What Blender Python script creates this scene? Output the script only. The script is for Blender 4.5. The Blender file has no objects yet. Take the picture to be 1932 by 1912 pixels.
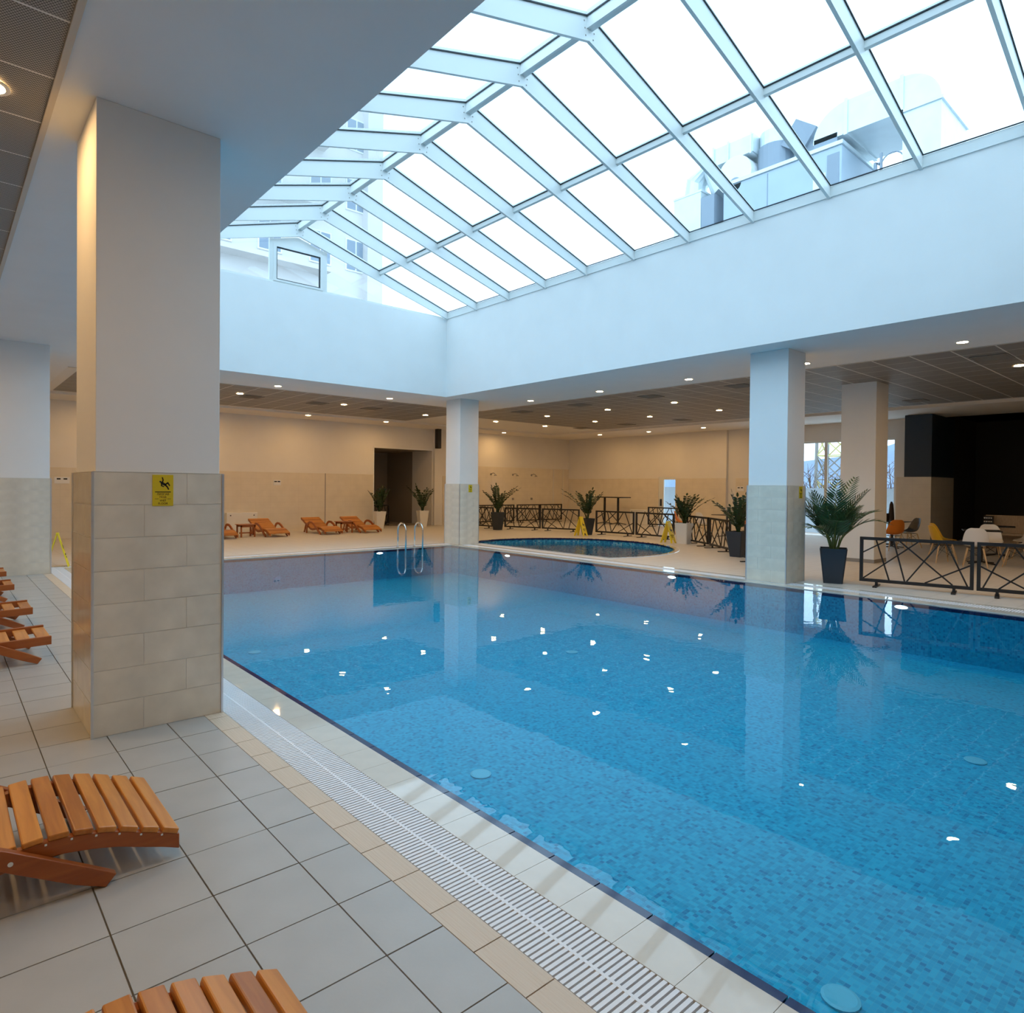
import bpy, bmesh, math, random
from mathutils import Vector, Matrix

# ------------------------------------------------------------------ camera, world, exposure
S = bpy.context.scene
C = S.collection
rnd = random.Random(7)

cam_data = bpy.data.cameras.new('camera')
cam = bpy.data.objects.new('camera', cam_data)
C.objects.link(cam)
F_PX, CY = 1234.0, 933.6
yaw, pitch, roll = math.radians(41.311), math.radians(-0.666), math.radians(0.570)
fw = Vector((math.sin(yaw) * math.cos(pitch), math.cos(yaw) * math.cos(pitch), math.sin(pitch)))
rt = Vector((math.cos(yaw), -math.sin(yaw), 0))
up = rt.cross(fw)
r2 = rt * math.cos(roll) + up * math.sin(roll)
u2 = -rt * math.sin(roll) + up * math.cos(roll)
cam.matrix_world = Matrix(((r2.x, u2.x, -fw.x, 0), (r2.y, u2.y, -fw.y, 0), (r2.z, u2.z, -fw.z, 1.6), (0, 0, 0, 1)))
cam_data.sensor_width = 36
cam_data.lens = F_PX / 1932 * 36
cam_data.shift_y = (CY - 956) / 1932
cam_data.clip_start = 0.05
cam_data.clip_end = 2000
S.camera = cam

S.view_settings.view_transform = 'Standard'
S.view_settings.look = 'None'
S.view_settings.gamma = 1
S.view_settings.use_curve_mapping = False
S.view_settings.exposure = 0.0
S.cycles.use_denoising = True
S.cycles.transparent_max_bounces = 24
S.cycles.max_bounces = 12
S.cycles.diffuse_bounces = 6

SKY = (2.00, 2.72, 3.40)
world = bpy.data.worlds.new('overcast_sky')
S.world = world
world.use_nodes = True
wn = world.node_tree
wn.nodes.clear()
w_out = wn.nodes.new('ShaderNodeOutputWorld')
w_bg = wn.nodes.new('ShaderNodeBackground')
w_tc = wn.nodes.new('ShaderNodeTexCoord')
w_no = wn.nodes.new('ShaderNodeTexNoise')
w_no.inputs['Scale'].default_value = 3.0
w_no.inputs['Detail'].default_value = 4
w_mr = wn.nodes.new('ShaderNodeMapRange')
w_mr.inputs['From Min'].default_value = 0.3
w_mr.inputs['From Max'].default_value = 0.7
w_mr.inputs['To Min'].default_value = 0.9
w_mr.inputs['To Max'].default_value = 1.1
w_bg.inputs['Color'].default_value = (*[c / SKY[2] for c in SKY], 1)
w_mul = wn.nodes.new('ShaderNodeMath')
w_mul.operation = 'MULTIPLY'
w_mul.inputs[1].default_value = SKY[2]
wn.links.new(w_tc.outputs['Generated'], w_no.inputs['Vector'])
wn.links.new(w_no.outputs['Fac'], w_mr.inputs['Value'])
wn.links.new(w_mr.outputs['Result'], w_mul.inputs[0])
wn.links.new(w_mul.outputs[0], w_bg.inputs['Strength'])
wn.links.new(w_bg.outputs[0], w_out.inputs['Surface'])

LAMP_STRENGTH = 320.0
LAMP_COLOR = (1.0, 0.60, 0.25)

# ------------------------------------------------------------------ helpers
class MB:
    """collects shapes for ONE mesh object"""
    def __init__(s):
        s.v, s.f = [], []
    def add(s, vs, fs):
        o = len(s.v)
        s.v += [tuple(v) for v in vs]
        s.f += [tuple(i + o for i in f) for f in fs]
        return s
    def box(s, x0, x1, y0, y1, z0, z1):
        return s.add([(x0, y0, z0), (x1, y0, z0), (x1, y1, z0), (x0, y1, z0), (x0, y0, z1), (x1, y0, z1), (x1, y1, z1), (x0, y1, z1)],
                     [(0, 3, 2, 1), (4, 5, 6, 7), (0, 1, 5, 4), (1, 2, 6, 5), (2, 3, 7, 6), (3, 0, 4, 7)])
    def bar(s, p, q, w, h, up=(0, 0, 1)):
        """rectangular bar from p to q: w across, h along the up side"""
        p, q, up = Vector(p), Vector(q), Vector(up)
        d = (q - p).normalized()
        a = d.cross(up)
        if a.length < 1e-5:
            a = d.cross(Vector((1, 0, 0)))
        a.normalize()
        b = a.cross(d).normalized()
        a *= w / 2
        b *= h / 2
        vs = [p - a - b, p + a - b, p + a + b, p - a + b, q - a - b, q + a - b, q + a + b, q - a + b]
        return s.add(vs, [(3, 2, 1, 0), (4, 5, 6, 7), (0, 1, 5, 4), (1, 2, 6, 5), (2, 3, 7, 6), (3, 0, 4, 7)])
    def tube(s, pts, r, n=8, cap=True):
        pts = [Vector(p) for p in pts]
        rs = r if isinstance(r, (list, tuple)) else [r] * len(pts)
        rings, vs, fs = [], [], []
        ref = Vector((0, 0, 1))
        prev = None
        for i, p in enumerate(pts):
            d = (pts[min(i + 1, len(pts) - 1)] - pts[max(i - 1, 0)]).normalized()
            if prev is None:
                a = d.cross(ref)
                if a.length < 1e-3:
                    a = d.cross(Vector((1, 0, 0)))
            else:
                a = prev - d * prev.dot(d)
            a.normalize()
            prev = a
            b = d.cross(a)
            for k in range(n):
                t = 2 * math.pi * k / n
                vs.append(p + (a * math.cos(t) + b * math.sin(t)) * rs[i])
        for i in range(len(pts) - 1):
            for k in range(n):
                fs.append((i * n + k, i * n + (k + 1) % n, (i + 1) * n + (k + 1) % n, (i + 1) * n + k))
        if cap:
            fs.append(tuple(range(n - 1, -1, -1)))
            fs.append(tuple((len(pts) - 1) * n + k for k in range(n)))
        return s.add(vs, fs)
    def lathe(s, prof, n=24, c=(0, 0, 0), cap=True, square=False):
        vs, fs = [], []
        for r, z in prof:
            for k in range(n):
                t = 2 * math.pi * (k + 0.5) / n
                vs.append((c[0] + r * math.cos(t), c[1] + r * math.sin(t), c[2] + z))
        for i in range(len(prof) - 1):
            for k in range(n):
                fs.append((i * n + k, i * n + (k + 1) % n, (i + 1) * n + (k + 1) % n, (i + 1) * n + k))
        if cap:
            fs.append(tuple(range(n - 1, -1, -1)))
            fs.append(tuple((len(prof) - 1) * n + k for k in range(n)))
        return s.add(vs, fs)
    def prism(s, poly, o, u, w, d):
        """2D polygon (list of (a,b)) in plane o + a*u + b*w, extruded by vector d"""
        o, u, w, d = Vector(o), Vector(u), Vector(w), Vector(d)
        n = len(poly)
        vs = [o + u * a + w * b for a, b in poly] + [o + u * a + w * b + d for a, b in poly]
        fs = [tuple(range(n)), tuple(range(2 * n - 1, n - 1, -1))]
        fs += [(i, i + n, (i + 1) % n + n, (i + 1) % n) for i in range(n)]
        return s.add(vs, fs)
    def strip(s, top, bot, o, u, w, d):
        """solid band between two polylines of equal length, extruded by d"""
        o, u, w, d = Vector(o), Vector(u), Vector(w), Vector(d)
        n = len(top)
        P = lambda q: o + u * q[0] + w * q[1]
        vs = [P(q) for q in top] + [P(q) for q in bot] + [P(q) + d for q in top] + [P(q) + d for q in bot]
        fs = []
        for i in range(n - 1):
            fs += [(i, i + 1, n + i + 1, n + i), (2 * n + i, 3 * n + i, 3 * n + i + 1, 2 * n + i + 1),
                   (i, 2 * n + i, 2 * n + i + 1, i + 1), (n + i, n + i + 1, 3 * n + i + 1, 3 * n + i)]
        fs += [(0, n, 3 * n, 2 * n), (n - 1, 3 * n - 1, 4 * n - 1, 2 * n - 1)]
        return s.add(vs, fs)
    def mesh(s, name):
        m = bpy.data.meshes.new(name)
        m.from_pydata(s.v, [], s.f)
        bm = bmesh.new()
        bm.from_mesh(m)
        bmesh.ops.recalc_face_normals(bm, faces=bm.faces)
        bm.to_mesh(m)
        bm.free()
        return m
    def build(s, name, mat, parent=None, smooth=False, bevel=0.0, loc=None, rz=0.0):
        m = s.mesh(name)
        m.materials.append(mat)
        return link(name, m, parent, smooth, bevel, loc, rz)

def link(name, m, parent=None, smooth=False, bevel=0.0, loc=None, rz=0.0):
    o = bpy.data.objects.new(name, m)
    C.objects.link(o)
    if parent is not None:
        o.parent = parent
    if loc is not None:
        o.location = loc
    if rz:
        o.rotation_euler = (0, 0, rz)
    if smooth:
        for p in m.polygons:
            p.use_smooth = True
        if smooth == 'auto':
            try:
                m.set_sharp_from_angle(angle=math.radians(40))
            except Exception:
                pass
    if bevel:
        b = o.modifiers.new('bevel', 'BEVEL')
        b.width = bevel
        b.segments = 2
        b.limit_method = 'ANGLE'
    return o

def thing(name, label, cat, loc=(0, 0, 0), rz=0.0, group=None):
    o = bpy.data.objects.new(name, None)
    o.empty_display_size = 0.1
    C.objects.link(o)
    o.location = loc
    o.rotation_euler = (0, 0, rz)
    return tag(o, label, cat, group)

def tag(o, label, cat, group=None):
    o['label'] = label
    o['category'] = cat
    if group:
        o['group'] = group
    return o

def struct(o, label=None, cat=None):
    o['kind'] = 'structure'
    if label:
        o['label'] = label
    if cat:
        o['category'] = cat
    return o

def copy_tree(o, parent=None):
    c = o.copy()
    C.objects.link(c)
    c.parent = parent
    for ch in list(o.children):
        copy_tree(ch, c)
    return c

# ------------------------------------------------------------------ materials
MATS = {}
def nt(name):
    m = bpy.data.materials.new(name)
    m.use_nodes = True
    n = m.node_tree
    n.nodes.clear()
    out = n.nodes.new('ShaderNodeOutputMaterial')
    return m, n, out

def P(name, col, rough=0.5, metal=0.0, spec=0.5, var=0.0, scale=6.0, bump=0.0, bscale=40.0, stretch=(1, 1, 1), coat=0.0):
    m, n, out = nt(name)
    b = n.nodes.new('ShaderNodeBsdfPrincipled')
    b.inputs['Base Color'].default_value = (*col, 1)
    b.inputs['Roughness'].default_value = rough
    b.inputs['Metallic'].default_value = metal
    b.inputs['Specular IOR Level'].default_value = spec
    if coat:
        b.inputs['Coat Weight'].default_value = coat
        b.inputs['Coat Roughness'].default_value = 0.1
    n.links.new(b.outputs[0], out.inputs[0])
    if var or bump:
        tc = n.nodes.new('ShaderNodeTexCoord')
        mp = n.nodes.new('ShaderNodeMapping')
        mp.inputs['Scale'].default_value = stretch
        n.links.new(tc.outputs['Object'], mp.inputs[0])
    if var:
        no = n.nodes.new('ShaderNodeTexNoise')
        no.inputs['Scale'].default_value = scale
        no.inputs['Detail'].default_value = 5
        n.links.new(mp.outputs[0], no.inputs['Vector'])
        mx = n.nodes.new('ShaderNodeMix')
        mx.data_type = 'RGBA'
        mx.inputs['A'].default_value = (*[max(0, c * (1 - var)) for c in col], 1)
        mx.inputs['B'].default_value = (*[min(1, c * (1 + var)) for c in col], 1)
        mr = n.nodes.new('ShaderNodeMapRange')
        mr.inputs['From Min'].default_value = 0.3
        mr.inputs['From Max'].default_value = 0.7
        n.links.new(no.outputs['Fac'], mr.inputs['Value'])
        n.links.new(mr.outputs[0], mx.inputs['Factor'])
        n.links.new(mx.outputs['Result'], b.inputs['Base Color'])
    if bump:
        no2 = n.nodes.new('ShaderNodeTexNoise')
        no2.inputs['Scale'].default_value = bscale
        n.links.new(mp.outputs[0], no2.inputs['Vector'])
        bp = n.nodes.new('ShaderNodeBump')
        bp.inputs['Strength'].default_value = bump
        bp.inputs['Distance'].default_value = 0.01
        n.links.new(no2.outputs['Fac'], bp.inputs['Height'])
        n.links.new(bp.outputs[0], b.inputs['Normal'])
    MATS[name] = m
    return m

def joints(name, col, grout, size, rough, var=0.06, gap=0.004, axis='xy'):
    """flat tiling with narrow joints for surfaces too far away to pick tiles apart"""
    m, n, out = nt(name)
    N = n.nodes.new
    L = n.links.new
    b = N('ShaderNodeBsdfPrincipled')
    b.inputs['Roughness'].default_value = rough
    tc = N('ShaderNodeTexCoord')
    sp = N('ShaderNodeSeparateXYZ')
    L(tc.outputs['Object'], sp.inputs[0])
    def line(sock, sz):
        d = N('ShaderNodeMath'); d.operation = 'DIVIDE'; d.inputs[1].default_value = sz
        L(sock, d.inputs[0])
        fr = N('ShaderNodeMath'); fr.operation = 'FRACT'; L(d.outputs[0], fr.inputs[0])
        a = N('ShaderNodeMath'); a.operation = 'SUBTRACT'; a.inputs[1].default_value = 0.5; L(fr.outputs[0], a.inputs[0])
        ab = N('ShaderNodeMath'); ab.operation = 'ABSOLUTE'; L(a.outputs[0], ab.inputs[0])
        g = N('ShaderNodeMath'); g.operation = 'GREATER_THAN'; g.inputs[1].default_value = 0.5 - gap / sz; L(ab.outputs[0], g.inputs[0])
        return g.outputs[0]
    if axis == 'xy':
        l1, l2 = line(sp.outputs['X'], size[0]), line(sp.outputs['Y'], size[1])
    else:
        ad = N('ShaderNodeMath'); ad.operation = 'ADD'; L(sp.outputs['X'], ad.inputs[0]); L(sp.outputs['Y'], ad.inputs[1])
        l1, l2 = line(ad.outputs[0], size[0]), line(sp.outputs['Z'], size[1])
    mxm = N('ShaderNodeMath'); mxm.operation = 'MAXIMUM'; L(l1, mxm.inputs[0]); L(l2, mxm.inputs[1])
    no = N('ShaderNodeTexNoise'); no.inputs['Scale'].default_value = 3.0; no.inputs['Detail'].default_value = 5
    L(tc.outputs['Object'], no.inputs['Vector'])
    mx = N('ShaderNodeMix'); mx.data_type = 'RGBA'
    mx.inputs['A'].default_value = (*[c * (1 - var) for c in col], 1)
    mx.inputs['B'].default_value = (*[c * (1 + var) for c in col], 1)
    L(no.outputs['Fac'], mx.inputs['Factor'])
    m2 = N('ShaderNodeMix'); m2.data_type = 'RGBA'
    m2.inputs['B'].default_value = (*grout, 1)
    L(mx.outputs['Result'], m2.inputs['A'])
    L(mxm.outputs[0], m2.inputs['Factor'])
    L(m2.outputs['Result'], b.inputs['Base Color'])
    L(b.outputs[0], out.inputs[0])
    MATS[name] = m
    return m

def mosaic(name, cols, size=0.027):
    m, n, out = nt(name)
    N, L = n.nodes.new, n.links.new
    b = N('ShaderNodeBsdfPrincipled')
    b.inputs['Roughness'].default_value = 0.6
    b.inputs['Specular IOR Level'].default_value = 0.1
    tc = N('ShaderNodeTexCoord')
    dv = N('ShaderNodeVectorMath'); dv.operation = 'SCALE'; dv.inputs['Scale'].default_value = 1 / size
    L(tc.outputs['Object'], dv.inputs[0])
    ad = N('ShaderNodeVectorMath'); ad.operation = 'ADD'; ad.inputs[1].default_value = (0.37, 0.37, 0.37)
    L(dv.outputs[0], ad.inputs[0])
    fl = N('ShaderNodeVectorMath'); fl.operation = 'FLOOR'; L(ad.outputs[0], fl.inputs[0])
    wn_ = N('ShaderNodeTexWhiteNoise'); wn_.noise_dimensions = '3D'; L(fl.outputs[0], wn_.inputs['Vector'])
    cr = N('ShaderNodeValToRGB')
    cr.color_ramp.interpolation = 'CONSTANT'
    while len(cr.color_ramp.elements) < len(cols):
        cr.color_ramp.elements.new(0.5)
    for e, (p, c) in zip(cr.color_ramp.elements, cols):
        e.position = p
        e.color = (*c, 1)
    L(wn_.outputs['Value'], cr.inputs[0])
    # grout
    fr = N('ShaderNodeVectorMath'); fr.operation = 'FRACTION'; L(ad.outputs[0], fr.inputs[0])
    sb = N('ShaderNodeVectorMath'); sb.operation = 'SUBTRACT'; sb.inputs[1].default_value = (0.5, 0.5, 0.5); L(fr.outputs[0], sb.inputs[0])
    ab = N('ShaderNodeVectorMath'); ab.operation = 'ABSOLUTE'; L(sb.outputs[0], ab.inputs[0])
    sp = N('ShaderNodeSeparateXYZ'); L(ab.outputs[0], sp.inputs[0])
    m1 = N('ShaderNodeMath'); m1.operation = 'MAXIMUM'; L(sp.outputs[0], m1.inputs[0]); L(sp.outputs[1], m1.inputs[1])
    g = N('ShaderNodeMath'); g.operation = 'GREATER_THAN'; g.inputs[1].default_value = 0.455; L(m1.outputs[0], g.inputs[0])
    mx = N('ShaderNodeMix'); mx.data_type = 'RGBA'
    mx.inputs['B'].default_value = (0.06, 0.36, 0.50, 1)
    L(cr.outputs[0], mx.inputs['A'])
    gm = N('ShaderNodeMath'); gm.operation = 'MULTIPLY'; gm.inputs[1].default_value = 0.6; L(g.outputs[0], gm.inputs[0])
    L(gm.outputs[0], mx.inputs['Factor'])
    L(mx.outputs['Result'], b.inputs['Base Color'])
    L(b.outputs[0], out.inputs[0])
    MATS[name] = m
    return m

def clear_mat(name, tint, ior, rough=0.0, bump=0.0, bscale=3.0, bdist=0.02):
    """thin clear sheet: tinted pass-through plus a Fresnel mirror"""
    m, n, out = nt(name)
    N, L = n.nodes.new, n.links.new
    tr = N('ShaderNodeBsdfTransparent'); tr.inputs[0].default_value = (*tint, 1)
    gl = N('ShaderNodeBsdfGlossy'); gl.inputs['Roughness'].default_value = rough
    # Schlick mirror share, the same from both sides of the sheet
    f0 = ((ior - 1) / (ior + 1)) ** 2
    ge = N('ShaderNodeNewGeometry')
    dt = N('ShaderNodeVectorMath'); dt.operation = 'DOT_PRODUCT'
    L(ge.outputs['Incoming'], dt.inputs[0]); L(ge.outputs['Normal'], dt.inputs[1])
    ab = N('ShaderNodeMath'); ab.operation = 'ABSOLUTE'; L(dt.outputs['Value'], ab.inputs[0])
    om = N('ShaderNodeMath'); om.operation = 'SUBTRACT'; om.inputs[0].default_value = 1.0; om.use_clamp = True; L(ab.outputs[0], om.inputs[1])
    pw = N('ShaderNodeMath'); pw.operation = 'POWER'; pw.inputs[1].default_value = 5.0; L(om.outputs[0], pw.inputs[0])
    ma = N('ShaderNodeMath'); ma.operation = 'MULTIPLY_ADD'; ma.inputs[1].default_value = 1 - f0; ma.inputs[2].default_value = f0; L(pw.outputs[0], ma.inputs[0])
    mx = N('ShaderNodeMixShader')
    L(ma.outputs[0], mx.inputs[0]); L(tr.outputs[0], mx.inputs[1]); L(gl.outputs[0], mx.inputs[2])
    L(mx.outputs[0], out.inputs[0])
    if bump:
        tc = N('ShaderNodeTexCoord')
        no = N('ShaderNodeTexNoise'); no.inputs['Scale'].default_value = bscale; no.inputs['Detail'].default_value = 2
        L(tc.outputs['Object'], no.inputs['Vector'])
        bp = N('ShaderNodeBump'); bp.inputs['Strength'].default_value = bump; bp.inputs['Distance'].default_value = bdist
        L(no.outputs['Fac'], bp.inputs['Height'])
        L(bp.outputs[0], gl.inputs['Normal'])
    MATS[name] = m
    return m

def perforated(name, col, hole, pitch):
    m, n, out = nt(name)
    N, L = n.nodes.new, n.links.new
    b = N('ShaderNodeBsdfPrincipled')
    b.inputs['Roughness'].default_value = 0.5
    tc = N('ShaderNodeTexCoord')
    def dots(off):
        mp = N('ShaderNodeMapping')
        mp.inputs['Scale'].default_value = (1 / pitch, 1 / (pitch * 1.732), 0)
        mp.inputs['Location'].default_value = (off, off, 0)
        L(tc.outputs['Object'], mp.inputs[0])
        fr = N('ShaderNodeVectorMath'); fr.operation = 'FRACTION'; L(mp.outputs[0], fr.inputs[0])
        sb = N('ShaderNodeVectorMath'); sb.operation = 'SUBTRACT'; sb.inputs[1].default_value = (0.5, 0.5, 0); L(fr.outputs[0], sb.inputs[0])
        mu = N('ShaderNodeVectorMath'); mu.operation = 'MULTIPLY'; mu.inputs[1].default_value = (1, 1.732, 0); L(sb.outputs[0], mu.inputs[0])
        le = N('ShaderNodeVectorMath'); le.operation = 'LENGTH'; L(mu.outputs[0], le.inputs[0])
        lt = N('ShaderNodeMath'); lt.operation = 'LESS_THAN'; lt.inputs[1].default_value = 0.34; L(le.outputs['Value'], lt.inputs[0])
        return lt.outputs[0]
    a = N('ShaderNodeMath'); a.operation = 'MAXIMUM'
    L(dots(0.0), a.inputs[0]); L(dots(0.5), a.inputs[1])
    mx = N('ShaderNodeMix'); mx.data_type = 'RGBA'
    mx.inputs['A'].default_value = (*col, 1)
    mx.inputs['B'].default_value = (*hole, 1)
    L(a.outputs[0], mx.inputs['Factor'])
    L(mx.outputs['Result'], b.inputs['Base Color'])
    L(b.outputs[0], out.inputs[0])
    MATS[name] = m
    return m

def emit(name, col, strength):
    m, n, out = nt(name)
    e = n.nodes.new('ShaderNodeEmission')
    e.inputs[0].default_value = (*col, 1)
    e.inputs[1].default_value = strength
    n.links.new(e.outputs[0], out.inputs[0])
    MATS[name] = m
    return m

def wood(name, c0, c1, rough=0.35, axis=1):
    m, n, out = nt(name)
    N, L = n.nodes.new, n.links.new
    b = N('ShaderNodeBsdfPrincipled')
    b.inputs['Roughness'].default_value = rough
    tc = N('ShaderNodeTexCoord')
    oi = N('ShaderNodeObjectInfo')
    ad = N('ShaderNodeVectorMath'); ad.operation = 'ADD'
    mp = N('ShaderNodeMapping')
    sc = [30, 30, 30]
    sc[axis] = 2.5
    mp.inputs['Scale'].default_value = sc
    L(tc.outputs['Object'], mp.inputs[0])
    L(mp.outputs[0], ad.inputs[0]); L(oi.outputs['Random'], ad.inputs[1])
    no = N('ShaderNodeTexNoise'); no.inputs['Scale'].default_value = 1.0; no.inputs['Detail'].default_value = 6
    no.inputs['Distortion'].default_value = 0.6
    sc2 = N('ShaderNodeVectorMath'); sc2.operation = 'SCALE'; sc2.inputs['Scale'].default_value = 1.0
    L(ad.outputs[0], sc2.inputs[0]); L(sc2.outputs[0], no.inputs['Vector'])
    # a random shift of tone from board to board
    am = N('ShaderNodeMath'); am.operation = 'MULTIPLY_ADD'; am.inputs[1].default_value = 0.5; am.inputs[2].default_value = -0.25
    L(oi.outputs['Random'], am.inputs[0])
    s2 = N('ShaderNodeMath'); s2.operation = 'ADD'; L(no.outputs['Fac'], s2.inputs[0]); L(am.outputs[0], s2.inputs[1])
    mr = N('ShaderNodeMapRange'); mr.inputs['From Min'].default_value = 0.2; mr.inputs['From Max'].default_value = 0.8
    L(s2.outputs[0], mr.inputs['Value'])
    mx = N('ShaderNodeMix'); mx.data_type = 'RGBA'
    mx.inputs['A'].default_value = (*c0, 1); mx.inputs['B'].default_value = (*c1, 1)
    L(mr.outputs[0], mx.inputs['Factor'])
    L(mx.outputs['Result'], b.inputs['Base Color'])
    L(b.outputs[0], out.inputs[0])
    MATS[name] = m
    return m

P('plaster', (0.80, 0.80, 0.785), 0.7, spec=0.3, var=0.015, scale=2)
P('plaster_warm', (0.78, 0.75, 0.70), 0.7, spec=0.3, var=0.015, scale=2)
P('trim', (0.55, 0.50, 0.43), 0.5)
P('grid_bar', (0.74, 0.73, 0.70), 0.5)
P('stone_tile', (0.68, 0.63, 0.53), 0.14, var=0.09, scale=5.0)
P('stone_grout', (0.62, 0.60, 0.56), 0.7)
P('floor_tile', (0.395, 0.395, 0.38), 0.28, var=0.05, scale=4.0, bump=0.03, bscale=60)
P('grout', (0.15, 0.145, 0.13), 0.8)
joints('floor_far', (0.58, 0.545, 0.49), (0.42, 0.39, 0.35), (0.345, 0.36), 0.45)
joints('wall_tile', (0.75, 0.68, 0.56), (0.68, 0.61, 0.50), (0.5, 0.2), 0.14, var=0.10, gap=0.003, axis='wall')
P('coping', (0.60, 0.565, 0.49), 0.04, var=0.04, scale=8)
P('edge_blue', (0.006, 0.012, 0.075), 0.08)
P('grating_white', (0.76, 0.79, 0.83), 0.4)
P('gutter_dark', (0.10, 0.11, 0.13), 0.6)
mosaic('mosaic_pool', [(0.0, (0.008, 0.25, 0.42)), (0.12, (0.009, 0.29, 0.475)), (0.40, (0.011, 0.33, 0.525)), (0.70, (0.016, 0.37, 0.56)), (0.94, (0.005, 0.19, 0.36))])
mosaic('mosaic_small', [(0.0, (0.03, 0.20, 0.36)), (0.2, (0.05, 0.30, 0.50)), (0.5, (0.10, 0.40, 0.58)), (0.75, (0.03, 0.15, 0.34)), (0.9, (0.25, 0.45, 0.52))], 0.05)
clear_mat('water', (0.86, 0.97, 1.0), 1.40, 0.0, bump=1.0, bscale=5.0, bdist=0.0007)
clear_mat('water_spa', (0.86, 0.95, 0.97), 1.333, 0.02, bump=1.0, bscale=7.0, bdist=0.012)
clear_mat('glass', (0.93, 0.97, 0.98), 1.45)
P('frame_white', (0.74, 0.76, 0.74), 0.35)
P('gasket', (0.02, 0.025, 0.03), 0.6)
perforated('perforated', (0.36, 0.35, 0.335), (0.05, 0.05, 0.05), 0.016)
P('steel', (0.75, 0.75, 0.74), 0.15, metal=1.0)
P('trim_steel', (0.70, 0.71, 0.73), 0.3, metal=0.8)
P('black_metal', (0.012, 0.011, 0.012), 0.4)
P('navy', (0.012, 0.030, 0.058), 0.5)
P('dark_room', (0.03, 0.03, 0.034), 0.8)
P('corridor_wall', (0.30, 0.25, 0.20), 0.8)
wood('slat_wood', (0.36, 0.115, 0.016), (0.62, 0.25, 0.045), 0.35, axis=1)
wood('rail_wood', (0.26, 0.062, 0.012), (0.40, 0.115, 0.022), 0.35, axis=0)
wood('leg_wood', (0.55, 0.36, 0.18), (0.70, 0.48, 0.26), 0.5, axis=2)
P('inlet_blue', (0.06, 0.42, 0.58), 0.4)
P('plastic_white', (0.82, 0.82, 0.82), 0.3)
P('plastic_yellow', (0.72, 0.42, 0.02), 0.35)
P('plastic_orange', (0.75, 0.22, 0.02), 0.35)
P('plastic_black', (0.012, 0.012, 0.014), 0.35)
P('plastic_grey', (0.55, 0.52, 0.47), 0.35)
P('sign_yellow', (0.88, 0.70, 0.02), 0.4)
P('plate_yellow_shaded', (0.66, 0.50, 0.015), 0.4)  # darker than the floor signs: shade on the plates put into the colour
P('outdoor_white', (0.36, 0.36, 0.37), 0.8)
P('sign_black', (0.015, 0.012, 0.010), 0.5)
P('pot_dark', (0.020, 0.028, 0.040), 0.35)
P('pot_white', (0.74, 0.72, 0.67), 0.35)
P('soil', (0.03, 0.02, 0.012), 0.9, bump=0.5)
P('leaf_zz', (0.016, 0.040, 0.012), 0.25, var=0.3, scale=9)
P('leaf_palm', (0.024, 0.080, 0.028), 0.4, var=0.4, scale=6)
P('palm_stem', (0.10, 0.14, 0.035), 0.5)
P('cabinet_white', (0.80, 0.79, 0.76), 0.4)
P('galvanised', (0.66, 0.72, 0.74), 0.35, metal=0.35, var=0.05, scale=4)
P('hvac_grey', (0.42, 0.50, 0.58), 0.5, var=0.05, scale=2)
P('hvac_dark', (0.26, 0.31, 0.37), 0.6)
P('facade', (0.62, 0.58, 0.56), 0.8, var=0.04, scale=0.6)
P('facade_glass', (0.20, 0.25, 0.32), 0.1)
P('roof_gravel', (0.45, 0.46, 0.47), 0.9, var=0.1, scale=8)
P('ground', (0.28, 0.22, 0.16), 0.95, var=0.3, scale=0.5)
P('hill', (0.22, 0.27, 0.37), 0.95, var=0.1, scale=0.03)
P('dry_twig', (0.16, 0.09, 0.055), 0.9)
P('mast_yellow', (0.70, 0.58, 0.22), 0.5)
P('mast_grey', (0.28, 0.26, 0.24), 0.6)
P('door_white', (0.85, 0.86, 0.88), 0.3)
P('wood_light', (0.45, 0.33, 0.21), 0.5, var=0.12, scale=10, stretch=(1, 6, 1))
emit('lamp_glow', LAMP_COLOR, LAMP_STRENGTH)
emit('pool_lamp_glow', (0.85, 0.97, 1.0), 9.0)
P('vent_grey', (0.20, 0.19, 0.175), 0.5)
P('lamp_ring', (0.8, 0.79, 0.76), 0.4)
P('speaker_black', (0.02, 0.012, 0.010), 0.6)
M = MATS

# ------------------------------------------------------------------ main dimensions (metres)
PL, PR, PF, PN = 2.02, 10.53, 14.47, -4.0        # pool: left, right, far, near
ZC = 4.0                                         # ceiling
LW0, LW1, LWF, LWN = 2.03, 10.27, 14.40, 0.45    # light well; unseen near end pulled in to cut sky light on the column
ZE = 6.08                                        # eaves
RX0, RX1, RYN, RYF = -5.0, 23.4, -7.0, 22.4      # room
SPC, SPR, SPX = (12.85, 12.35), 2.85, 11.6       # small pool: circle cut by x = SPX

def small_pool_loop(r, xcut, n=56):
    a0 = math.acos((xcut - SPC[0]) / r)
    return [(SPC[0] + r * math.cos(-a0 + 2 * a0 * i / n), SPC[1] + r * math.sin(-a0 + 2 * a0 * i / n)) for i in range(n + 1)]

# ------------------------------------------------------------------ floor
B = 0.51                                          # width of pool border (edge, coping, grating)
T = 0.125                                         # ribbed border tile beyond the grating
fl = MB()
fl.box(RX0, PL - B - T, RYN, RYF + 0.3, -0.30, -0.008)
fl.box(PL - B - T, PR + B + T, PF + B + T, RYF + 0.3, -0.30, -0.008)
fl.box(PL - B - T, PR + B + T, RYN, PN - B - T, -0.30, -0.008)
floor = struct(fl.build('floor', M['grout']), 'grey tiled deck and floor around the pools', 'floor')

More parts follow.
